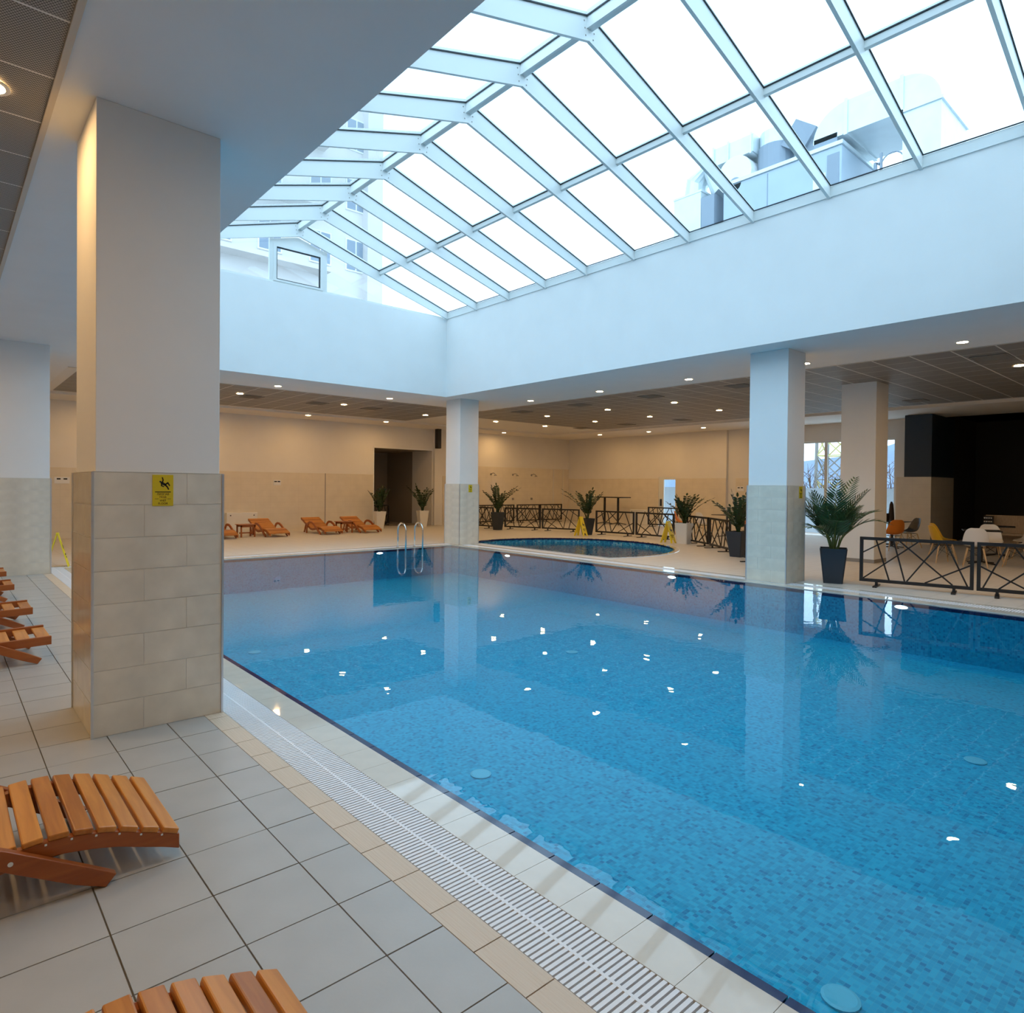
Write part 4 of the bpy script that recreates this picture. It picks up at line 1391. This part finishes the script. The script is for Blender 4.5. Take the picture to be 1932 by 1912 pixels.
def cafe_table(x, y, label, w=0.7, rz=0.0):
    t = thing('cafe_table', label, 'table', (x, y, 0), rz, 'black cafe tables')
    MB().box(-w / 2, w / 2, -w / 2, w / 2, 0.725, 0.745).build('table_top', M['black_metal'], t, bevel=0.004)
    MB().tube([(0, 0, 0.03), (0, 0, 0.725)], 0.03, 12).build('pedestal', M['black_metal'], t)
    for k in range(4):
        a = math.pi / 4 + math.pi / 2 * k
        MB().bar((0, 0, 0.05), (math.cos(a) * 0.33, math.sin(a) * 0.33, 0.012), 0.05, 0.024).build('foot', M['black_metal'], t)
    return t
R_ = math.radians
chair(16.92, 4.62, R_(-50), 'yellow', 'mustard yellow shell chair with wooden legs seen from the side near the barrier')
chair(18.15, 4.95, R_(-50), 'yellow', 'second mustard yellow shell chair farther back against the dark bar')
chair(16.60, 3.93, R_(15), 'white', 'white shell chair seen from behind, nearest the black barrier')
chair(18.35, 4.05, R_(200), 'white', 'white shell chair on the far side of the cafe table')
chair(17.25, 3.35, R_(95), 'grey', 'pale grey shell chair nearest the right edge of the picture')
chair(19.4, 3.55, R_(150), 'grey', 'pale grey shell chair farther back at the right edge')
cafe_table(17.45, 4.02, 'black cafe table between the white shell chairs', 0.7, 0.3)
cafe_table(19.9, 4.25, 'black cafe table in front of the wooden bench at the bar', 0.7, 0.2)
chair(20.75, 6.50, R_(140), 'black', 'black shell chair in front of the tiled partition')
chair(19.25, 6.42, R_(45), 'orange', 'orange shell chair right of the plain white column')
cafe_table(20.2, 6.75, 'black cafe table between the orange and black shell chairs', 0.75)
chair(16.35, 8.00, R_(20), 'white', 'white shell chair behind the palm')
chair(17.6, 8.65, R_(200), 'orange', 'orange shell chair behind the palm beside the right-hand column')
chair(16.9, 8.8, R_(-80), 'black', 'black shell chair behind the palm')
cafe_table(17.05, 8.3, 'black cafe table behind the palm', 0.7)
chair(19.2, 13.0, R_(-60), 'orange', 'orange shell chair behind the barrier right of the white pot')
chair(19.0, 12.0, R_(-20), 'white', 'white shell chair behind the barrier left of the right-hand column')
chair(19.5, 10.9, R_(100), 'orange', 'orange shell chair behind the dark pot beside the right-hand column')
cafe_table(19.9, 11.7, 'black cafe table behind the barrier left of the right-hand column', 0.75)
t = thing('table_menu', 'dark upright menu holder on the cafe table behind the barriers', 'menu holder', (19.75, 11.55, 0.745))
MB().box(-0.09, 0.09, -0.06, 0.06, 0, 0.015).build('foot', M['black_metal'], t)
MB().box(-0.09, 0.09, -0.008, 0.008, 0.015, 0.26).build('card', M['speaker_black'], t)
t = thing('table_menu', 'dark upright menu holder on the table between the orange and black chairs', 'menu holder', (20.15, 6.85, 0.745))
MB().box(-0.09, 0.09, -0.06, 0.06, 0, 0.015).build('foot', M['black_metal'], t)
MB().box(-0.09, 0.09, -0.008, 0.008, 0.015, 0.22).build('card', M['speaker_black'], t)

# tall parasol base / closed dark parasol beside the partition
t = thing('closed_parasol', 'narrow dark upright closed umbrella beside the tiled partition', 'umbrella', (21.3, 7.15, 0))
MB().lathe([(0.16, 0), (0.16, 0.04), (0.03, 0.06)], 16).build('base', M['black_metal'], t)
MB().tube([(0, 0, 0.06), (0, 0, 0.5)], 0.02, 8).build('pole', M['black_metal'], t)
MB().lathe([(0.05, 0.4), (0.085, 0.55), (0.075, 0.9), (0.05, 1.2), (0.02, 1.28)], 12).build('canopy', M['speaker_black'], t)

# tall black table with two pedestals
t = thing('tall_table', 'tall black bar table on two pedestals by the tiled wall', 'table', (22.3, 18.74, 0))
MB().box(-0.35, 0.35, -0.80, 0.80, 1.17, 1.21).build('table_top', M['black_metal'], t)
for y in (0.38, -0.38):
    MB().tube([(0, y, 0.04), (0, y, 1.17)], 0.05, 12).build('pedestal', M['black_metal'], t)
    for k in range(4):
        a = math.pi / 4 + math.pi / 2 * k
        MB().bar((0, y, 0.09), (math.cos(a) * 0.36, y + math.sin(a) * 0.36, 0.015), 0.05, 0.03).build('foot', M['black_metal'], t)

# bench and crate at the bar
t = thing('bench', 'light wooden bench with a high back at the bar', 'bench', (22.6, 4.55, 0))
MB().box(-0.05, 0.0, -0.75, 0.55, 0.0, 0.94).build('back', M['wood_light'], t)
MB().box(-0.5, -0.05, -0.75, 0.55, 0.40, 0.45).build('seat', M['wood_light'], t)
for y in (-0.7, 0.45):
    MB().box(-0.45, -0.05, y, y + 0.05, 0, 0.40).build('leg', M['wood_light'], t)
t = thing('cup_rack', 'small black rack with rows of white cups standing on the bench', 'rack', (22.36, 5.0, 0.45))
MB().box(0.0, 0.10, -0.11, 0.11, 0, 0.47).build('frame', M['black_metal'], t)
cm = MB().lathe([(0.016, 0), (0.021, 0.035)], 8).mesh('cup')
cm.materials.append(M['plastic_white'])
for a_ in range(4):
    MB().box(-0.06, 0.0, -0.11, 0.11, 0.09 + 0.10 * a_ - 0.006, 0.09 + 0.10 * a_).build('shelf', M['black_metal'], t)
    for b_ in range(4):
        link('cup', cm, t, loc=(-0.032, -0.078 + 0.052 * b_, 0.09 + 0.10 * a_))

# white wall cabinets
def cabinet(loc, rz, w, h, d, label):
    t = thing('wall_cabinet', label, 'cabinet', loc, rz, 'low white wall cabinets')
    MB().box(-w / 2, w / 2, -d, 0, 0, h).build('body', M['cabinet_white'], t, bevel=0.006)
    MB().box(-w / 2 + 0.03, w / 2 - 0.03, -d - 0.008, -d, 0.05, h - 0.04).build('front_panel', M['cabinet_white'], t)
    for s in (-1, 1):
        MB().tube([(s * w * 0.38, -d - 0.006, h - 0.09), (s * w * 0.38, -d - 0.014, h - 0.09)], 0.02, 10).build('knob', M['black_metal'], t)
cabinet((7.62, RYF - 0.02, 0), 0, 1.0, 0.66, 0.14, 'low white cabinet on the far wall behind the left loungers')
cabinet((RX1 - 0.02, 17.98, 0), -math.pi / 2, 0.95, 0.66, 0.14, 'low white cabinet on the tiled wall beside the glazed door')

# wall plates
def plate(loc, label, w=0.26, rz=0):
    t = thing('switch_plate', label, 'switch plate', loc, rz, 'switch plates on the far wall')
    MB().box(-w / 2, w / 2, -0.012, 0, -0.09, 0.09).build('plate', M['plastic_white'], t)
    for s in (-1, 1):
        MB().box(s * w * 0.22 - 0.045, s * w * 0.22 + 0.045, -0.016, -0.012, 0.02, 0.06).build('socket', M['black_metal'], t)
plate((8.84, RYF - 0.015, 1.67), 'white double switch plate on the far wall above the loungers')
plate((2.66, RYF - 0.015, 1.665), 'white switch plate seen between the two left columns', 0.36)
plate((RX1 - 0.015, 13.2, 1.62), 'white switch plate on the tiled wall left of the right-hand column', 0.30, -math.pi / 2)

# showers on the high tiled wall
for x, lab in ((18.42, 'wall shower head behind the dark pot, leftmost of three'), (19.71, 'wall shower head, middle of three'), (20.87, 'wall shower head, rightmost of three')):
    t = thing('wall_shower', lab, 'shower', (x, RYF - 0.015, 2.16), 0, 'showers on the high tiled wall')
    MB().lathe([(0.05, 0), (0.05, 0.01)], 12).build('flange', M['mast_grey'], t).rotation_euler = (math.pi / 2, 0, 0)
    MB().tube([(0, 0, 0), (0, -0.14, 0.05), (0, -0.26, 0.03), (0, -0.30, -0.02)], 0.014, 8).build('arm', M['mast_grey'], t)
    MB().lathe([(0.025, 0), (0.07, -0.04), (0.07, -0.055)], 12, (0, -0.31, -0.01)).build('head', M['mast_grey'], t)
    MB().box(-0.04, 0.04, -0.06, 0, -1.15, -1.05).build('mixer', M['mast_grey'], t)
t = thing('pipe', 'pale vertical pipe on the high tiled wall, left of two', 'pipe', (22.3, RYF - 0.04, 0), 0, 'pipes on the high tiled wall')
MB().tube([(0, 0, 0), (0, 0, 2.49)], 0.02, 8).build('tube', M['plaster_warm'], t)
t = thing('pipe', 'pale vertical pipe on the high tiled wall, right of two', 'pipe', (22.95, RYF - 0.04, 0), 0, 'pipes on the high tiled wall')
MB().tube([(0, 0, 0), (0, 0, 2.49)], 0.02, 8).build('tube', M['plaster_warm'], t)

# loudspeaker
t = thing('loudspeaker', 'black loudspeaker high on the pier right of the dark opening', 'loudspeaker', (15.40, RYF - 0.13, 3.15))
MB().box(-0.09, 0.09, -0.24, -0.04, 0, 0.82).build('cabinet', M['speaker_black'], t, bevel=0.01)
MB().box(-0.03, 0.03, -0.04, 0.01, 0.3, 0.45).build('bracket', M['black_metal'], t)
MB().box(-0.08, 0.08, -0.248, -0.24, 0.03, 0.79).build('grille', M['black_metal'], t)

# ------------------------------------------------------------------ downlights and vents
ring_m = MB()
vs, fs = [], []
n = 20
for r, z in ((0.105, 0.0), (0.105, -0.008), (0.080, -0.008), (0.080, 0.0)):
    for k in range(n):
        vs.append((r * math.cos(2 * math.pi * k / n), r * math.sin(2 * math.pi * k / n), z))
for i in range(3):
    for k in range(n):
        fs.append((i * n + k, i * n + (k + 1) % n, (i + 1) * n + (k + 1) % n, (i + 1) * n + k))
ring_m = MB().add(vs, fs).mesh('ring')
ring_m.materials.append(M['lamp_ring'])
lens_m = MB().add([(0.078 * math.cos(-2 * math.pi * k / n), 0.078 * math.sin(-2 * math.pi * k / n), -0.004) for k in range(n)], [tuple(range(n))]).mesh('lens')
lens_m.materials.append(M['lamp_glow'])
def downlight(x, y, z, label, group):
    t = thing('downlight', label, 'downlight', (x, y, z), 0, group)
    link('ring', ring_m, t)
    link('lens', lens_m, t)
ZP = ZC - 0.006
ORD = ['first', 'second', 'third', 'fourth', 'fifth', 'sixth', 'seventh', 'eighth']
def light_row(spots, z, text, group):
    for k, (x, y) in enumerate(spots):
        downlight(x, y, z, text % ORD[k], group)
light_row([(12.36, y) for y in (13.32, 10.80, 8.24, 5.68, 3.15, 0.62, -1.9, -4.4)], ZC, '%s round downlight from the far pool corner in the smooth right soffit', 'downlights in the right soffit')
light_row([(x, 15.73) for x in (9.32, 6.22, 3.1)], ZC, '%s round downlight from the far pool corner in the smooth far soffit', 'downlights in the far soffit')
light_row([(12.34, 18.49), (9.04, 17.86), (5.99, 17.72), (3.0, 17.7)], ZP, '%s round downlight from the dark opening in the panel ceiling over the far loungers', 'downlights over the far loungers')
light_row([(x, 21.0) for x in (12.31, 9.33, 6.4, 3.4)], ZC - 0.06, '%s round downlight from the dark opening in the border along the far wall', 'downlights along the far wall')
light_row([(15.38, y) for y in (18.44, 15.75, 13.11, 10.71, 8.1, 3.0, 0.4)], ZP, '%s round downlight from the far wall in the panel ceiling row above the small pool', 'downlights over the small pool')
light_row([(17.83, y) for y in (18.38, 15.79, 13.38, 10.8)], ZP, '%s round downlight from the far wall in the panel ceiling row behind the small pool', 'downlights behind the small pool')
light_row([(21.7, 18.93), (21.85, 16.43), (21.75, 13.83)], ZC - 0.08, '%s round downlight from the showers in the border along the right wall', 'downlights along the right wall')
downlight(18.35, 21.44, ZC - 0.06, 'round downlight in the ceiling border above the showers', 'downlights above the showers')
downlight(0.235, 5.08, ZP, 'bright round downlight in the perforated ceiling at the upper left edge', 'downlights in the left ceiling')
light_row([(0.235, y) for y in (2.55, 0.02, -2.5)], ZP, '%s round downlight behind the camera in the perforated ceiling by the left soffit', 'downlights in the left ceiling')
light_row([(-0.55, y) for y in (7.62, 10.15, 12.7, 15.2)], ZP, '%s round downlight over the left loungers beyond the nearest column', 'downlights over the left loungers')
light_row([(-3.2, y) for y in (0.02, 5.08, 10.15)], ZC, '%s round downlight from the camera in the ceiling by the left wall', 'downlights by the left wall')

def vent(x, y, w, label):
    t = thing('ceiling_vent', label, 'vent', (x, y, ZC - 0.006), 0, 'square air diffusers in the panel ceiling')
    h_ = w / 2
    MB().box(-h_, h_, -h_, -h_ + 0.03, -0.012, 0).box(-h_, h_, h_ - 0.03, h_, -0.012, 0).box(-h_, -h_ + 0.03, -h_ + 0.03, h_ - 0.03, -0.012, 0).box(h_ - 0.03, h_, -h_ + 0.03, h_ - 0.03, -0.012, 0).build('frame', M['vent_grey'], t)
    MB().box(-h_ + 0.03, h_ - 0.03, -h_ + 0.03, h_ - 0.03, -0.002, 0.0).build('opening', M['gasket'], t)
    k = 0
    u = -h_ + 0.05
    while u < h_ - 0.05:
        MB().bar((u, -h_ + 0.03, -0.007), (u, h_ - 0.03, -0.007), 0.014, 0.006, (0.5, 0, 1)).build('blade', M['vent_grey'], t)
        u += 0.055
for k, y in enumerate((15.44, 12.95, 10.45, 7.94)):
    vent(13.97, y, 0.5, '%s square vent from the far wall in the ceiling row beside the right soffit' % ORD[k])
vent(14.1, 3.14, 0.56, 'large square slatted vent in the ceiling above the right barrier')
for k, y in enumerate((17.92, 15.66, 13.2, 5.98)):
    vent(19.45, y, 0.5, '%s square vent from the far wall in the ceiling row deep over the cafe' % ORD[k])
for k, x in enumerate((6.46, 8.35, 10.11)):
    vent(x, 18.15, 0.5, '%s square vent from the nearest column in the ceiling over the far loungers' % ORD[k])

# ------------------------------------------------------------------ roof plant seen through the skylight
HX = 12.3
hv = thing('air_handling_unit', 'grey ventilation unit with silver ducts on the roof behind the right panes', 'ventilation unit', (HX, 0, 5.2))
def hz(z):                                            # heights measured at 14.5 m, carried to the unit's distance
    return 1.6 + (z - 1.6) * HX / 14.5 - 5.2
def hy(y):
    return y * HX / 14.5
MB().box(0, 1.6, hy(5.95), hy(8.75), 0.15, hz(9.0)).build('casing', M['hvac_grey'], hv, bevel=0.02)
MB().box(-0.03, 1.63, hy(5.92), hy(8.78), hz(9.0), hz(9.08)).build('lid', M['galvanised'], hv)
MB().box(-0.012, 0.0, hy(6.0), hy(6.25), hz(7.2), hz(8.85)).build('louvre', M['hvac_dark'], hv)
MB().box(-0.012, 0.0, hy(6.28), hy(6.55), hz(8.2), hz(8.5)).build('label_plate', M['plastic_white'], hv)
MB().box(-0.006, 0.0, hy(7.6), hy(7.62), 0.2, hz(8.95)).build('seam', M['hvac_dark'], hv)
MB().box(0, 1.6, hy(6.4), hy(8.3), 0, 0.15).build('skid', M['hvac_dark'], hv)
def elbow(c, r0, r1, a0, a1, x0, x1, name, mat, parent, n_=14):
    """part ring in the y-z plane (angles from +y towards +z), extruded in x"""
    A, Bq = [], []
    for k in range(n_ + 1):
        a = a0 + (a1 - a0) * k / n_
        A.append((c[0] + r1 * math.cos(a), c[1] + r1 * math.sin(a)))
        Bq.append((c[0] + r0 * math.cos(a), c[1] + r0 * math.sin(a)))
    return MB().strip(A, Bq, (x0, 0, 0), (0, 1, 0), (0, 0, 1), (x1 - x0, 0, 0)).build(name, mat, parent)
# right-hand duct: horizontal run, big elbow, drop to the roof
y_a, y_b, y_c = hy(4.08), hy(4.84), hy(5.92)
zd0, zd1 = hz(9.25), hz(9.95)
MB().box(0.1, 1.5, y_b, y_c, zd0, zd1).build('duct', M['galvanised'], hv)
elbow((y_b, zd0), 0.02, zd1 - zd0, math.pi / 2, math.pi, 0.1, 1.5, 'duct_elbow', M['galvanised'], hv)
MB().box(0.1, 1.5, y_b - (zd1 - zd0), y_b - 0.02, 0.0, zd0).build('duct_drop', M['galvanised'], hv)
elbow((y_c, zd0), 0.05, zd1 - zd0, 0.0, math.pi / 2, 0.1, 1.5, 'duct_elbow', M['galvanised'], hv)
for y in (y_b, y_c):
    MB().box(0.07, 1.53, y - 0.03, y + 0.03, zd0 - 0.03, zd1 + 0.03).build('flange', M['galvanised'], hv)
MB().box(0.07, 1.53, y_b - (zd1 - zd0) - 0.03, y_b + 0.02, zd0 - 0.03, zd0 + 0.02).build('flange', M['galvanised'], hv)
MB().box(0.1, 0.9, hy(6.1), hy(6.6), hz(9.05), hz(9.35)).build('damper', M['hvac_dark'], hv)
# square hood and round drum
MB().bar((0.4, hy(7.2), hz(9.45)), (0.4, hy(6.85), hz(9.92)), 0.5, 0.35, (1, 0, 0)).build('hood', M['hvac_dark'], hv)
MB().bar((0.4, hy(6.95), hz(9.4)), (0.4, hy(6.6), hz(9.12)), 0.4, 0.2, (1, 0, 0)).build('hood_flap', M['hvac_dark'], hv)
MB().tube([(0.5, hy(7.70), hz(9.0)), (0.5, hy(7.70), hz(9.75))], hy(0.42), 20).build('fan_drum', M['hvac_dark'], hv)
MB().tube([(0.5, hy(7.70), hz(9.5)), (0.5, hy(7.70), hz(10.1))], hy(0.38), 20).build('fan_drum', M['galvanised'], hv)
MB().box(0.1, 0.8, hy(8.05), hy(9.1), hz(9.68), hz(10.1)).build('duct', M['galvanised'], hv)
for y in (8.1, 8.7, 9.1):
    MB().box(0.07, 0.83, hy(y) - 0.02, hy(y) + 0.02, hz(9.64), hz(10.14)).build('flange', M['galvanised'], hv)
MB().tube([(0.05, hy(8.5), hz(9.25)), (0.75, hy(8.5), hz(9.25))], hy(0.45), 24).build('round_duct', M['plastic_white'], hv)
MB().tube([(0.0, hy(8.45), hz(8.98)), (0.3, hy(8.45), hz(8.98))], hy(0.17), 16).build('inlet', M['hvac_dark'], hv)
MB().tube([(0.4, hy(9.0), hz(9.1)), (0.4, hy(9.35), hz(9.85)), (0.4, hy(9.8), hz(9.6)), (0.4, hy(9.85), hz(9.1))], hy(0.3), 16).build('bent_duct', M['galvanised'], hv)
bx = MB().box(0, 0.9, hy(9.38), hy(10.18), 0.0, hz(9.12)).build('intake_box', M['galvanised'], hv)
MB().box(-0.01, 0.91, hy(9.36), hy(10.2), hz(9.12), hz(9.17)).build('cap', M['galvanised'], bx)
MB().box(0.0, 0.8, hy(9.0), hy(9.37), 0.0, hz(8.95)).build('side_housing', M['hvac_dark'], hv)
aq = MB()
aq.tube([(0.2, hy(5.25), 0.2), (0.2, hy(5.25), hz(8.62))], 0.025, 6)
aq.tube([(0.2, hy(5.38), 0.2), (0.2, hy(5.36), hz(8.45)), (0.2, hy(5.28), hz(8.4))], 0.03, 6)
aq.tube([(0.2, hy(5.25) + 0.18 * math.cos(a) - 0.18, hz(8.35) + 0.18 * math.sin(a)) for a in [math.pi * k / 8 - 1.2 for k in range(12)]], 0.012, 5)
aq.box(0.0, 0.5, hy(5.05), hy(5.5), 0.0, hz(8.15))
aq.build('valve_group', M['hvac_dark'], hv)

# ------------------------------------------------------------------ building beyond the far gable
bd = thing('apartment_building', 'pale tall building with balconies seen through the far end of the skylight', 'building', (0, 32, 0))
MB().box(-8, 17.2, 0, 10, -4, 27).build('wall', M['facade'], bd)
MB().box(17.2, 18.1, -0.6, 10, -4, 27).build('corner_pier', M['facade'], bd)
for zf in (9.2, 12.4, 15.6, 18.8, 22.0):
    MB().box(-8, 15.0, -0.9, 0, zf, zf + 0.22).build('balcony_slab', M['facade'], bd)
    for x in (4.0, 6.6, 9.2, 11.6, 14.2, 16.2):
        w_ = MB().box(x, x + 1.2, -0.06, 0.0, zf + 0.6, zf + 2.3).build('window', M['frame_white'], bd)
        MB().box(x + 0.08, x + 0.56, -0.08, -0.06, zf + 0.68, zf + 2.22).build('pane', M['facade_glass'], w_)
        MB().box(x + 0.64, x + 1.12, -0.08, -0.06, zf + 0.68, zf + 2.22).build('pane', M['facade_glass'], w_)

# ------------------------------------------------------------------ outdoors beyond the cafe window
struct(MB().box(27.5, 700, -300, 500, -1.2, -0.9).box(-300, 27.5, 26.6, 500, -1.2, -0.9).build('ground', M['ground']), 'brown open ground outside the window')
fw_ = thing('boundary_wall', 'low white boundary wall outside the cafe window and door', 'wall', (27.8, 0, -0.9))
MB().box(0, 0.2, 6.9, 26, 0, 2.52).build('wall', M['outdoor_white'], fw_)
MB().box(-0.04, 0.24, 6.9, 26, 2.52, 2.58).build('coping', M['outdoor_white'], fw_)
hill = MB()
r_ = random.Random(5)
pts_ = [(700 - 0, y, -0.9) for y in range(-100, 601, 35)]
tops = [(760, y, 52 + 16 * math.sin(y * 0.013) + r_.uniform(-3, 3)) for y in range(-100, 601, 35)]
back = [(900, y, -0.9) for y in range(-100, 601, 35)]
n = len(pts_)
hill.add(pts_ + tops + back, [(i, i + 1, n + i + 1, n + i) for i in range(n - 1)] + [(n + i, n + i + 1, 2 * n + i + 1, 2 * n + i) for i in range(n - 1)])
struct(hill.build('hills', M['hill']), 'blue-grey hills far outside the window')
# lattice mast
ms = thing('lattice_mast', 'yellowish steel lattice mast outside the cafe window', 'mast', (45.0, 18.6, -0.9))
hw = 0.9
for sx in (-1, 1):
    for sy in (-1, 1):
        MB().bar((sx * hw, sy * hw, 0), (sx * hw * 0.8, sy * hw * 0.8, 16), 0.16, 0.16).build('leg', M['mast_grey'] if sy > 0 else M['mast_yellow'], ms)
for k in range(10):
    z0, z1 = 1.6 * k, 1.6 * (k + 1)
    a, b_ = hw * (1 - 0.2 * z0 / 16), hw * (1 - 0.2 * z1 / 16)
    for (s0, s1) in (((-1, -1), (-1, 1)), ((-1, 1), (1, 1)), ((1, 1), (1, -1)), ((1, -1), (-1, -1))):
        m_ = M['mast_yellow'] if k % 2 else M['mast_grey']
        MB().bar((s0[0] * a, s0[1] * a, z0), (s1[0] * b_, s1[1] * b_, z1), 0.07, 0.07).bar((s1[0] * a, s1[1] * a, z0), (s0[0] * b_, s0[1] * b_, z1), 0.07, 0.07).bar((s0[0] * a, s0[1] * a, z0), (s1[0] * a, s1[1] * a, z0), 0.07, 0.07).build('lattice', m_, ms)
# dry shrubs
def shrub(x, y, h, seed, label):
    r_ = random.Random(seed)
    t = thing('dry_shrub', label, 'shrub', (x, y, -0.9), 0, 'bare shrubs outside the cafe window')
    mb, tw = MB(), MB()
    for i in range(16):
        a = r_.uniform(0, 6.28)
        s = r_.uniform(0.1, 0.55)
        p0 = Vector((r_.uniform(-0.2, 0.2), r_.uniform(-0.2, 0.2), 0))
        p1 = p0 + Vector((math.cos(a) * s * h * 0.5, math.sin(a) * s * h * 0.5, h * r_.uniform(0.4, 0.6)))
        p2 = p1 + Vector((math.cos(a) * s * h * 0.4, math.sin(a) * s * h * 0.4, h * r_.uniform(0.2, 0.42)))
        mb.tube([p0, p1, p2], [0.035, 0.025, 0.012], 4)
        for j in range(14):
            q = p1.lerp(p2, r_.random()) if r_.random() < 0.6 else p0.lerp(p1, r_.uniform(0.4, 1))
            d = Vector((r_.uniform(-1, 1), r_.uniform(-1, 1), r_.uniform(0.2, 1))).normalized() * h * r_.uniform(0.1, 0.25)
            tw.tube([q, q + d], [0.014, 0.008], 3)
    mb.build('branches', M['dry_twig'], t)
    o = tw.build('twigs', M['dry_twig'], t)
    o['kind'] = 'stuff'
shrub(38, 20.4, 4.6, 1, 'bare brown shrub at the left of the cafe window')
shrub(36.5, 16.0, 4.0, 2, 'bare brown shrub in front of the lattice mast')
shrub(38, 12.6, 4.4, 3, 'bare brown shrub in the narrow strip of window right of the white column')
